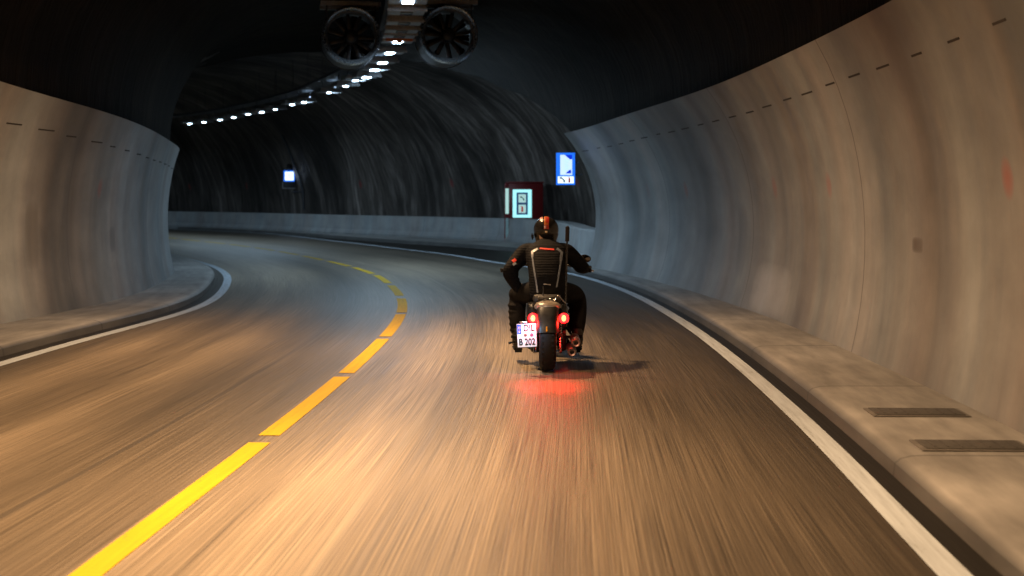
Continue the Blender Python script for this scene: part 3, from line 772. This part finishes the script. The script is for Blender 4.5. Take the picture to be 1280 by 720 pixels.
# tail: pale cap on the fender, centre light bar, two tail lamps
m = MB(); m.ball((.0, -.06, .605), .125, (1.0, 1.0, .42), seg=28); m.box((0, .06, .60), (.22, .26, .06), bev=.02); m.build('tail_cap', M_sil, bike)
E_bar = emit('tail_bar_glow', (1.0, .10, .03), 1.6); E_core = emit('tail_lamp_glow', (1.0, .14, .03), 14.0); E_lens = emit('tail_lens_glow', (1.0, .010, .012), 6.0)
m = MB(); m.box((0, -.175, .582), (.094, .02, .024), bev=.004); m.build('brake_light_bar', E_bar, bike)
m = MB(); m.box((0, -.15, .575), (.12, .06, .05), bev=.01); m.build('light_bar_housing', M_blk, bike)
for q, nm in ((-.135, 0), (.148, 1)):
    m = MB(); m.lathe([(-.02, .044), (-.02, .040), (.03, .046), (.06, .03), (.06, .0001)], c=(q, -.17, .505), seg=28, close=False); lamp = m.build('tail_lamp', M_chr, bike)
    m = MB(); m.ball((q, -.185, .505), .047, (1, .35, 1), seg=24); m.build('lens', E_lens, lamp)
    m = MB(); m.ball((q, -.195, .505), .025, (.85, .5, 1.15), seg=20); m.build('bulb', E_core, lamp)
    m = MB(); m.tube([(q, -.13, .505), (q*.6, -.06, .53), (q*.4, .02, .56)], .012); m.build('lamp_stalk', M_blk, lamp)
    ld = bpy.data.lights.new('tail_glow', 'POINT'); ld.energy = 7.0; ld.color = (1, .02, .012); ld.shadow_soft_size = .03
    lo = bpy.data.objects.new('tail_glow', ld); COL.objects.link(lo); lo.parent = bike; lo.location = (q*1.0, -.25, .47)
    ld = bpy.data.lights.new('tail_beam', 'SPOT'); ld.energy = 22; ld.color = (1, .02, .012); ld.spot_size = math.radians(44); ld.spot_blend = .9; ld.shadow_soft_size = .03
    lo = bpy.data.objects.new('tail_beam', ld); COL.objects.link(lo); lo.parent = bike; lo.location = (q, -.24, .50); lo.rotation_euler = (math.radians(-50), 0, 0)
m = MB()
for q in (-.055, .06): m.box((q, -.16, .47), (.018, .012, .03), bev=.003)
m.build('side_reflector', simple('red_plastic', (.45, .01, .01), .2), bike, split=True)
m = MB(); m.box((-.012, -.345, .42), (.012, .01, .045)); m.build('amber_reflector', simple('amber_plastic', (.8, .3, .02), .25), bike)
# number plate on a side bracket
pc = empty('number_plate', (-.192, -.20, .348), .05, bike)
pc.rotation_euler = (math.radians(-6), math.radians(-3), math.radians(-4))
m = MB(); m.box((0, .008, 0), (.19, .006, .225), bev=.003); m.build('plate_backing', M_blk, pc)
M_pl, nt, b = new_mat('plate_white'); b.inputs['Base Color'].default_value = (.82, .86, .92, 1); b.inputs['Emission Color'].default_value = (.75, .88, 1, 1); b.inputs['Emission Strength'].default_value = 0.0; b.inputs['Roughness'].default_value = .3
m = MB(); m.box((0, .002, 0), (.178, .005, .213), bev=.002); m.build('plate_face', M_pl, pc)
M_bl = simple('plate_blue', (.01, .09, .62), .3, bmp=0); M_ink = simple('plate_ink', (.006, .006, .008), .9, 0, 0, bmp=0)
m = MB(); m.box((-.067, -.0015, .058), (.038, .002, .088)); m.build('euro_band', M_bl, pc)
m = MB(); m.lathe([(-.003, .011), (-.003, .008), (-.001, .008), (-.001, .011)], c=(-.067, 0, .07), seg=20); m.build('star_ring', simple('plate_pale_yellow', (.7, .65, .3), .4), pc)
def txt(body, size, x, z, parent, mat, sx=.8):
    me = text_mesh(body, size, 'lettering'); o = link_mesh('lettering', me, mat, parent); o.location = (x, -.0035, z); o.rotation_euler = (PI/2, 0, 0); o.scale = (sx, 1, 1)
    return o
txt('D', .026, -.067, .034, pc, M_pl)
txt('DIL', .085, .022, .064, pc, M_ink, .80); txt('B 202', .085, .0, -.062, pc, M_ink, .76)
m = MB(); m.cyl((-.012, -.001, .002), (-.012, -.004, .002), .0145); m.build('plate_seal', simple('seal_brown', (.10, .05, .03), .5), pc)
m = MB(); m.cyl((.045, -.001, .002), (.045, -.004, .002), .0165); m.build('plate_seal', simple('seal_plum', (.12, .04, .10), .5), pc)
ld = bpy.data.lights.new('plate_lamp_light', 'AREA'); ld.energy = 1.3; ld.size = .05; ld.color = (.45, .70, 1)
lo = bpy.data.objects.new('plate_lamp_light', ld); COL.objects.link(lo); lo.parent = pc; lo.location = (0, -.24, .10); lo.rotation_euler = (math.radians(68), 0, 0)
m = MB(); m.box((-.02, -.02, .122), (.08, .05, .014), bev=.004); m.build('plate_lamp', M_chr, pc)
m = MB(); m.tube([(-.19, -.15, .34), (-.16, -.05, .33), (-.12, .02, .325)], .012); m.build('plate_bracket', M_blk, bike)
# frame, swing arm, shocks
m = MB()
for q in (-.125, .125): m.tube([(q, 0, .325), (q*.95, .25, .33), (q*.8, .5, .36)], [.022, .026, .03])
m.build('swing_arm', M_eng, bike)
for q in (-.115, .12):
    m = MB(); m.cyl((q, -.03, .17), (q, .10, .50), .017); sh = m.build('shock_absorber', M_chr, bike)
    m = MB(); pts = []
    for i in range(90): t = i/89; a = t*9*2*PI; c = Vector((q, -.005, .25)).lerp(Vector((q, .08, .46)), t); pts.append(c+Vector((.026*math.cos(a), .026*math.sin(a), 0)))
    m.tube(pts, .005, seg=6); m.build('spring', M_blk, sh)
for q in (-1, 1):
    m = MB(); m.box((q*.135, .30, .50), (.12, .36, .24), bev=.045); m.build('side_cover', M_blk, bike)
m = MB()
m.tube([(0, .25, .56), (0, .75, .70), (0, 1.12, .82)], .03)
for q in (-.12, .12): m.tube([(q, .08, .55), (q, .45, .50), (q, .95, .22), (q*.6, 1.12, .45), (0, 1.16, .80)], .017)
m.build('frame', M_blk, bike)
# engine
m = MB(); m.box((0, .66, .30), (.30, .42, .24), bev=.05); m.cyl((-.19, .60, .30), (.19, .60, .30), .11); m.cyl((-.18, .78, .28), (.18, .78, .28), .09)
eng = m.build('engine', M_eng, bike)
for a, yy in ((-.35, .56), (.35, .80)):
    m = MB()
    for i in range(8):
        z = .40+i*.03; m.box((0, yy+math.sin(a)*(z-.3), z), (.19-.004*i, .17, .014), (-a, 0, 0), bev=.004)
    m.cyl((0, yy, .38), (0, yy+math.sin(a)*.32, .64), .07); m.build('cylinder', M_eng, eng)
m = MB(); m.box((-.15, .60, .21), (.08, .28, .13), bev=.03); m.box((.14, .42, .22), (.10, .22, .15), bev=.03); m.box((-.11, .25, .20), (.10, .22, .10), bev=.03); m.build('engine_cover', M_blk, eng)
# exhausts: two stacked mufflers on the right
for (x, z, y0) in ((.262, .275, -.16), (.226, .185, -.12)):
    m = MB(); m.lathe([(y0, .041), (y0-.006, .036), (y0, .026), (y0+.10, .024), (y0+.10, .0001)], c=(x, 0, z), seg=30, close=False)
    m.lathe([(y0, .041), (y0+.04, .044), (y0+.45, .046), (y0+.55, .03)], c=(x, 0, z), seg=30, close=False); m.lathe([(y0-.007, .036), (y0-.012, .033), (y0-.007, .020), (y0+.02, .019)], c=(x, 0, z), seg=30, close=False); ex = m.build('muffler', simple('muffler_steel', (.20, .19, .19), .45, .9), bike)
    m = MB(); m.tube([(x, y0+.52, z), (x*.95, y0+.72, z+.01), (x*.7, .74, z+.1), (.1, .84, .46)], .022); m.build('exhaust_pipe', M_chr, ex)
# seat, tank, bars
m = MB(); m.box((0, .36, .655), (.27, .42, .085), bev=.035); m.box((0, .12, .665), (.18, .22, .06), bev=.025); m.build('seat', M_leather, bike)
m = MB(); m.ball((0, .86, .76), .18, (.80, 1.45, .72), seg=28); m.build('fuel_tank', M_blk, bike)
m = MB()
for q in (-.105, .105): m.cyl((q, 1.56, .33), (q, 1.24, .92), .024)
m.box((0, 1.27, .86), (.26, .06, .03), (-.5, 0, 0), bev=.01); m.build('fork', M_chr, bike)
m = MB(); m.ball((0, 1.38, .83), .10, (1, 1, 1)); m.build('headlamp', M_blk, bike)
m = MB(); m.tube([(-.435, 1.04, .883), (-.36, 1.07, .895), (-.22, 1.17, .93), (-.1, 1.22, .93), (.1, 1.22, .93), (.22, 1.17, .93), (.36, 1.07, .895), (.435, 1.04, .883)], .012); hb = m.build('handlebar', M_blk, bike)
for q in (-1, 1):
    m = MB(); m.cyl((q*.36, 1.07, .895), (q*.44, 1.038, .883), .019); m.cyl((q*.44, 1.038, .883), (q*.452, 1.034, .882), .022); m.build('grip', M_rub, hb)
    m = MB(); m.tube([(q*.34, 1.12, .905), (q*.40, 1.13, .89), (q*(.485 if q > 0 else .43), 1.09, .875)], .007, seg=8); m.build('brake_lever', M_chr, hb)
for q, xx, zz in ((1, .395, 1.00), (-1, -.335, .955)):
    m = MB(); m.tube([(q*.33, 1.08, .90), (q*.345, 1.09, .96), (xx, 1.07, zz-.01)], .008, seg=8); mi = m.build('mirror', M_blk, bike)
    m = MB(); m.ball((xx, 1.06, zz), .052, (1.15, .32, .78), seg=24, rot=(0, .12*q, 0)); m.build('mirror_shell', M_blk, mi)
    m = MB(); m.ball((xx, 1.050, zz), .046, (1.12, .22, .74), seg=24, rot=(0, .12*q, 0)); m.build('mirror_glass', simple('mirror_glass', (.25, .22, .2), .08, 1.0, var=.02, bmp=0), mi)
for q in (-1, 1):
    m = MB(); m.cyl((q*.14, .62, .25), (q*.345, .60, .26), .015); m.build('foot_peg', M_rub, bike)
m = MB(); m.tube([(-.20, .10, .28), (-.33, .0, .262), (-.35, -.01, .26)], .009); m.ball((-.35, -.01, .26), .014); m.build('passenger_peg', M_blk, bike)
# slim camera stick standing on the right of the tail
m = MB(); m.tube([(.172, .12, .60), (.180, .16, .80), (.190, .20, 1.22)], .009, seg=10); st = m.build('camera_stick', M_blk, bike)
m = MB(); m.cyl((.190, .20, 1.20), (.193, .205, 1.325), .020); m.ball((.193, .205, 1.325), .021); m.build('stick_camera', M_rub, st)
m = MB(); m.tube([(-.03, -.02, .64), (-.04, .05, .70), (-.04, .1, .78)], .006); m.tube([(.05, -.02, .64), (.10, .04, .70), (.17, .10, .62)], .006); m.ball((.03, -.02, .66), .02); m.ball((-.02, -.03, .665), .014)
m.build('luggage_strap', M_chr, bike)

# ------------------------------------------------------------------ rider
def cloth(name, col, rough, quilt=None, rs=.5):
    m, nt, b = new_mat(name); t = N(nt, 'TexCoord'); f = noise(nt, t.outputs['Object'], 18, 5, .6); f2 = noise(nt, t.outputs['Object'], 160, 2)
    L(nt, ramp(nt, f, [(.3, tuple(c*.6 for c in col)), (.7, tuple(c*1.4 for c in col))]), b.inputs['Base Color']); b.inputs['Roughness'].default_value = rough
    h = math_(nt, 'ADD', math_(nt, 'MULTIPLY', f, 1.2), math_(nt, 'MULTIPLY', f2, .12))
    if quilt:
        w_ = N(nt, 'TexWave', wave_type='BANDS', bands_direction='Z', wave_profile='SIN'); w_.inputs['Scale'].default_value = quilt; w_.inputs['Distortion'].default_value = 1.5
        w_.inputs['Detail'].default_value = 2; L(nt, t.outputs['Object'], w_.inputs['Vector']); h = math_(nt, 'ADD', h, math_(nt, 'MULTIPLY', w_.outputs['Fac'], .6))
    bump(nt, b, h, .4, .008); b.inputs['Specular IOR Level'].default_value = rs; return m
M_jack = cloth('black_textile', (.0045, .0048, .0064), .75, 13.0, .08); M_trs = cloth('black_trousers', (.007, .0065, .007), .8, None, .1)
M_glv = cloth('glove_leather', (.016, .015, .015), .5); M_skin = simple('skin', (.45, .28, .2), .5)
rider = empty('person', (BX, BY, 0.006), -.01)
tag(rider, 'rider in black jacket with pale back stripes and striped helmet seated on the motorcycle', 'person')
# skeleton joints
J = dict(pel=(0.005, .36, .735), wai=(.004, .42, .86), che=(.003, .57, 1.01), upc=(0, .68, 1.085), nec=(.0, .76, 1.15), hea=(.0, .81, 1.27),
         shl=(-.175, .70, 1.095), ell=(-.345, .56, .90), wrl=(-.255, .62, .70), shr=(.178, .70, 1.09), elr=(.345, .82, .93), wrr=(.395, 1.00, .905),
         hpl=(-.10, .40, .70), knl=(-.275, .83, .63), anl=(-.275, .70, .25), hpr=(.10, .40, .70), knr=(.30, .83, .64), anr=(.30, .70, .26))
# body under the clothes: one continuous surface
names = list(J); idx = {n: i for i, n in enumerate(names)}
ed = [('pel','wai'),('wai','che'),('che','upc'),('upc','nec'),('nec','hea'),('upc','shl'),('shl','ell'),('ell','wrl'),('upc','shr'),('shr','elr'),('elr','wrr'),('pel','hpl'),('hpl','knl'),('knl','anl'),('pel','hpr'),('hpr','knr'),('knr','anr')]
rad = dict(pel=(.12, .10), wai=(.12, .09), che=(.13, .09), upc=(.12, .08), nec=.055, hea=.085, shl=.06, ell=.04, wrl=.03, shr=.06, elr=.04, wrr=.03, hpl=.085, knl=.055, anl=.04, hpr=.085, knr=.055, anr=.04)
me = skin_mesh([J[n] for n in names], [(idx[a], idx[b]) for a, b in ed], [rad[n] for n in names], 0, 1, 'body')
link_mesh('body', me, M_skin, rider, 60)
def lerp3(a, b, t): return tuple(a[i]+(b[i]-a[i])*t for i in range(3))
# torso surface: stacked superellipse sections along the spine, then arms from skin; joined by voxel remesh into ONE jacket
def fuse(parts, name, mat, parent, vox=.011, smooth_it=6):
    bm = bmesh.new()
    for me_ in parts: bm.from_mesh(me_)
    me_ = bpy.data.meshes.new(name); bm.to_mesh(me_); bm.free()
    ob = bpy.data.objects.new(name, me_); COL.objects.link(ob)
    rm = ob.modifiers.new('r', 'REMESH'); rm.mode = 'VOXEL'; rm.voxel_size = vox
    sm = ob.modifiers.new('s', 'SMOOTH'); sm.factor = .5; sm.iterations = smooth_it
    dg = bpy.context.evaluated_depsgraph_get(); out = bpy.data.meshes.new_from_object(ob.evaluated_get(dg)); bpy.data.objects.remove(ob)
    o = link_mesh(name, out, mat, parent); out.shade_smooth(); return o
def sections(secs, seg=32, p=2.6):
    """secs: (center, half width, half depth, tilt about x)"""
    bm = bmesh.new(); rings = []
    for c, a, b_, tilt in secs:
        ring = []
        for k in range(seg):
            t = 2*PI*k/seg; x = a*math.copysign(abs(math.cos(t))**(2/p), math.cos(t)); y = b_*math.copysign(abs(math.sin(t))**(2/p), math.sin(t))
            ring.append(bm.verts.new((c[0]+x, c[1]+y*math.cos(tilt), c[2]+y*math.sin(tilt))))
        rings.append(ring)
    for A, B in zip(rings, rings[1:]):
        for k in range(seg): bm.faces.new((A[k], A[(k+1) % seg], B[(k+1) % seg], B[k]))
    bm.faces.new(rings[0][::-1]); bm.faces.new(rings[-1]); bmesh.ops.recalc_face_normals(bm, faces=bm.faces[:])
    me_ = bpy.data.meshes.new('sec'); bm.to_mesh(me_); bm.free(); return me_
def limb(pts, rads, seg=20):
    mb_ = MB(); n = len(pts); P = [Vector(p) for p in pts]; out, ro = [], []
    for i in range(n-1):                     # Catmull-Rom through joints
        p0, p1, p2, p3 = P[max(i-1, 0)], P[i], P[i+1], P[min(i+2, n-1)]
        for k in range(8):
            t = k/8; out.append(.5*((2*p1)+(p2-p0)*t+(2*p0-5*p1+4*p2-p3)*t*t+(3*p1-p0-3*p2+p3)*t**3)); ro.append(rads[i]+(rads[i+1]-rads[i])*t)
    out.append(P[-1]); ro.append(rads[-1]); mb_.tube(out, ro, seg=seg)
    bmesh.ops.recalc_face_normals(mb_.bm, faces=mb_.bm.faces[:]); me_ = bpy.data.meshes.new('limb'); mb_.bm.to_mesh(me_); mb_.bm.free(); return me_
def ballm(c, r, sc=(1, 1, 1)):
    b_ = MB().ball(c, r, sc); me_ = bpy.data.meshes.new('b'); b_.bm.to_mesh(me_); b_.bm.free(); return me_
tor = sections([((.005, .33, .665), .165, .125, .15), ((.005, .36, .735), .180, .135, .2), ((.004, .40, .83), .172, .125, -.3), ((.004, .47, .92), .182, .13, -.5), ((.003, .55, 1.00), .200, .135, -.6), ((.0, .63, 1.07), .200, .125, -.75), ((.0, .70, 1.125), .15, .10, -.8), ((0, .75, 1.16), .085, .08, -.8)])
armL = limb([(-.12, .68, 1.085), (-.205, .69, 1.07), (-.293, .63, .985), (-.358, .56, .895), (-.328, .585, .81), (-.262, .62, .705)], [.085, .090, .077, .069, .060, .046])
armR = limb([(.11, .68, 1.085), (.195, .70, 1.073), (.285, .75, 1.00), (.345, .82, .935), (.375, .90, .915), (.392, .975, .905)], [.085, .090, .077, .068, .060, .048])
fold = [ballm((.0, .40, .70), .185, (1, .78, .22)), ballm((-.335, .575, .885), .072, (.9, 1, 1.1)), ballm((.34, .815, .93), .072, (1, 1, .9))]
for i in range(5):                           # cloth creases bunching above the belt and at the elbows
    fold.append(ballm((.0, .385+.012*i, .75+.036*i), .176, (1.03, .76, .085)))
for i in range(4):
    t = i/3; fold.append(ballm(lerp3((-.335, .57, .86), (-.285, .61, .745), t), .066-.012*t, (1.0, 1.0, .28)))
    t = (i+.5)/4; fold.append(ballm(lerp3((-.23, .66, 1.04), (-.325, .58, .93), t), .078-.008*t, (1.0, 1.0, .3)))
jacket = fuse([tor, armL, armR]+fold, 'jacket', M_jack, rider, .010, 3)
legL = limb([(-.07, .36, .70), (-.15, .52, .695), (-.262, .82, .640), (-.285, .80, .52), (-.28, .73, .38), (-.272, .70, .27)], [.115, .108, .088, .086, .080, .066])
legR = limb([(.07, .36, .70), (.16, .52, .695), (.290, .82, .645), (.315, .80, .52), (.305, .73, .38), (.295, .70, .28)], [.115, .108, .090, .088, .082, .068])
tr = [legL, legR, ballm((0, .36, .70), .18, (1, .8, .5))]
for q in (-1, 1):
    for i in range(5): t = i/4; tr.append(ballm(lerp3((q*.292, .80, .55), (q*.285, .715, .31), t), .094-.012*t, (1, 1, .22)))
    tr.append(ballm((q*.285, .83, .655), .093, (.95, 1, .9)))
fuse(tr, 'trousers', M_trs, rider, .012, 3)
for q in (-1, 1):
    a = J['anl'] if q < 0 else J['anr']; x = a[0]+.0
    b1 = limb([(x, .70, .33), (x, .69, .25), (x+q*.004, .70, .195)], [.066, .062, .056]); b2 = sections([((x, .66, .165), .042, .03, PI/2), ((x, .70, .175), .047, .045, PI/2), ((x+q*.008, .78, .175), .048, .042, PI/2), ((x+q*.015, .87, .175), .052, .034, PI/2), ((x+q*.02, .93, .17), .035, .024, PI/2)])
    bt_ = fuse([b1, b2], 'boot', M_leather, rider, .009, 3)
    mm = MB(); mm.box((x+q*.01, .79, .128), (.088, .27, .018), (0, 0, -q*.06), bev=.006); mm.box((x, .68, .113), (.07, .06, .03), bev=.005); mm.build('sole', M_rub, bt_)
# gloves with five separate fingers
def glove(q, palm, fingers, thumb, cuff):
    parts = [palm, cuff]
    for f in fingers: parts.append(limb(f, [.0125, .0118, .011, .0095][:len(f)], 12))
    parts.append(limb(thumb, [.016, .0145, .012], 12)); fuse(parts, 'glove', M_glv, rider, .0045, 2)
# right hand wraps the grip
gx, gy, gz = .415, 1.048, .888
fr = []
for i, (ln) in enumerate((1.0, 1.08, 1.02, .85)):
    x = .375+i*.025; fr.append([(x, 1.02, .915), (x+.001, 1.055+.004*ln, .918), (x+.002, 1.082*1.0, .890), (x+.001, 1.060, .864)])
glove(1, sections([((.386, .965, .905), .026, .03, 0), ((.405, .99, .915), .034, .04, .3), ((.41, 1.02, .917), .044, .022, 1.2), ((.412, 1.035, .912), .044, .014, 1.4)]), fr, [(.385, 1.0, .90), (.362, 1.025, .882), (.365, 1.055, .868)], limb([(.388, .95, .905), (.40, .985, .91)], [.045, .04]))
# left hand lies on the thigh
fl = []
for i, ln in enumerate((.9, 1.05, 1.1, 1.0)):
    x = -.255+i*.023; fl.append([(x, .655, .672+.0), (x+.004, .69*1.0+.01*ln, .688), (x+.008, .715+.018*ln, .700), (x+.010, .735+.02*ln, .700)])
fl = [[(p[0]+.01, p[1]-.0, p[2]+.06-.0) for p in f] for f in fl]
glove(-1, sections([((-.262, .615, .715), .03, .026, .4), ((-.25, .64, .728), .042, .022, 1.0), ((-.235, .67, .738), .046, .018, 1.3), ((-.232, .69, .738), .044, .013, 1.4)]), fl, [(-.235, .635, .72), (-.195, .65, .725), (-.178, .68, .728)], limb([(-.268, .605, .735), (-.255, .63, .715)], [.045, .04]))
# helmet
hc = Vector((.0, .835, 1.295))
M_hel = simple('helmet_black', (.014, .013, .013), .16, 0, .6, bmp=0); M_or = simple('helmet_orange', (.42, .13, .025), .35, bmp=0); M_rd = simple('helmet_red', (.30, .02, .01), .35, bmp=0)
m = MB(); m.ball(hc, .128, (.97, 1.12, 1.02), seg=40); m.lathe([(-.125, .098), (-.125, .085), (-.05, .10), (-.04, .125)], axis='Z', c=hc+Vector((0, -.0, 0)), seg=36)
helmet = m.build('helmet', M_hel, rider, 60)
bvh = BVHTree.FromObject(helmet, bpy.context.evaluated_depsgraph_get())
def drape(path, widths, mat, name, parent, bv, dirn, lift=.003, th=.0025, wn_=5):
    """ribbon laid on a surface; path: points shot along dirn onto the surface"""
    rows, uv = [], []; dirn = Vector(dirn).normalized(); Q = []
    for i, p in enumerate(path):
        p = Vector(p); a = Vector(path[max(i-1, 0)]); c = Vector(path[min(i+1, len(path)-1)]); t = (c-a).normalized(); side = t.cross(dirn).normalized(); row = []; back = []
        for k in range(wn_):
            o_ = p+side*widths[i]*(k/(wn_-1)-.5); h = bv.ray_cast(o_, dirn)
            if h[0] is None: h = bv.find_nearest(o_)
            row.append(h[0]+h[1]*(lift+th)); back.append(h[0]+h[1]*(-.002))
        rows.append(row+back[::-1]); uv.append([(i, k) for k in range(2*wn_)])
    return grid_mesh(name, rows, uv, mat, parent, smooth=50, closed=True, caps=True)
def arcpts(a0, a1, n, xoff=0, r=.3): return [(hc.x+xoff, hc.y-r*math.cos(a), hc.z+r*math.sin(a)) for a in np.linspace(a0, a1, n)]
def radial(bv, a0, a1, x0, x1, mat, name, n=14, wn_=6, lift=.0025):
    rows, uv = [], []
    for i, a in enumerate(np.linspace(a0, a1, n)):
        row, back = [], []
        for k in range(wn_):
            x = x0+(x1-x0)*k/(wn_-1); o_ = Vector((hc.x+x, hc.y-.3*math.cos(a), hc.z+.3*math.sin(a))); d = (Vector((hc.x+x, hc.y, hc.z))-o_).normalized(); h = bv.ray_cast(o_, d)
            row.append(h[0]+h[1]*lift); back.append(h[0]-h[1]*.002)
        rows.append(row+back[::-1]); uv.append([(i, k) for k in range(2*wn_)])
    return grid_mesh(name, rows, uv, mat, helmet, smooth=50, closed=True, caps=True)
radial(bvh, math.radians(14), math.radians(150), -.020, .022, M_or, 'helmet_stripe')
radial(bvh, math.radians(4), math.radians(22), -.022, .022, M_rd, 'helmet_stripe', 6, 6, .004)
radial(bvh, math.radians(30), math.radians(70), -.008, .026, M_rd, 'helmet_stripe', 8, 5, .004)
radial(bvh, math.radians(48), math.radians(100), -.062, -.034, M_or, 'helmet_flash', 8, 5, .003)
radial(bvh, math.radians(-9), math.radians(-3), -.012, .010, simple('helmet_cream', (.75, .6, .4), .3), 'helmet_badge', 4, 4, .003)
m = MB(); m.ball(hc+Vector((0, .03, .0)), .124, (.99, 1.0, .55), seg=32); m.build('visor', simple('dark_visor', (.01, .01, .012), .05, 0, .8, bmp=0), helmet)
m = MB(); m.box((-.132, .80, 1.23), (.018, .05, .035), bev=.005); m.tube([(-.138, .79, 1.26), (-.142, .785, 1.235), (-.135, .80, 1.20)], .006); m.build('intercom', M_rub, helmet)
# jacket details
jb = BVHTree.FromObject(jacket, bpy.context.evaluated_depsgraph_get())
M_refl = simple('grey_reflective_tape', (.14, .16, .20), .4, .0, var=.3, nscale=60, bmp=0)
def pxz(px, py, Y): return ((px-640)*Y/FOC-BX, CAM_H-(py-HOR)*Y/FOC)
def path_px(pts, Y=13.85):
    out = []
    for a, b_ in zip(pts, pts[1:]):
        for t in np.linspace(0, 1, 6)[:-1]: p = (a[0]+(b_[0]-a[0])*t, a[1]+(b_[1]-a[1])*t); x, z = pxz(*p, Y); out.append((x, .1, z))
    x, z = pxz(*pts[-1], Y); out.append((x, .1, z)); return out
for pp in ([(671.5, 305.5), (664.5, 309.5), (665, 317), (667, 333), (669.5, 350), (671, 362)], [(695, 305), (701, 310), (699.5, 322), (697, 338), (694, 355)]):
    P_ = path_px(pp); drape(P_, [.021 if i < 10 else .014 for i in range(len(P_))], M_refl, 'reflective_stripe', jacket, jb, (0, 1, -.12))
P_ = path_px([(674, 305), (683, 306), (691.5, 306.5)]); drape(P_, [.014]*len(P_), simple('red_piping', (.75, .05, .03), .5), 'collar_band', jacket, jb, (0, 1, -.12))
P_ = path_px([(640, 322), (644, 319)], 13.9); drape(P_, [.03]*len(P_), simple('patch_red', (.7, .04, .02), .5), 'sleeve_patch', jacket, jb, (0, 1, -.1))
P_ = path_px([(640.5, 326), (644, 323.5)], 13.9); drape(P_, [.022]*len(P_), simple('patch_grey', (.4, .45, .5), .5), 'sleeve_patch', jacket, jb, (0, 1, -.1))
P_ = path_px([(678, 351), (687, 352)]); drape(P_, [.010]*len(P_), simple('small_tag', (.16, .15, .17), .4), 'back_logo_tag', jacket, jb, (0, 1, -.12))
m = MB(); m.tube([(.085*math.cos(a), .765+.075*math.sin(a), 1.165+.02*math.sin(a)) for a in np.linspace(0, 2*PI, 25)[:-1]], .018, closed=True); m.build('collar', M_jack, jacket)
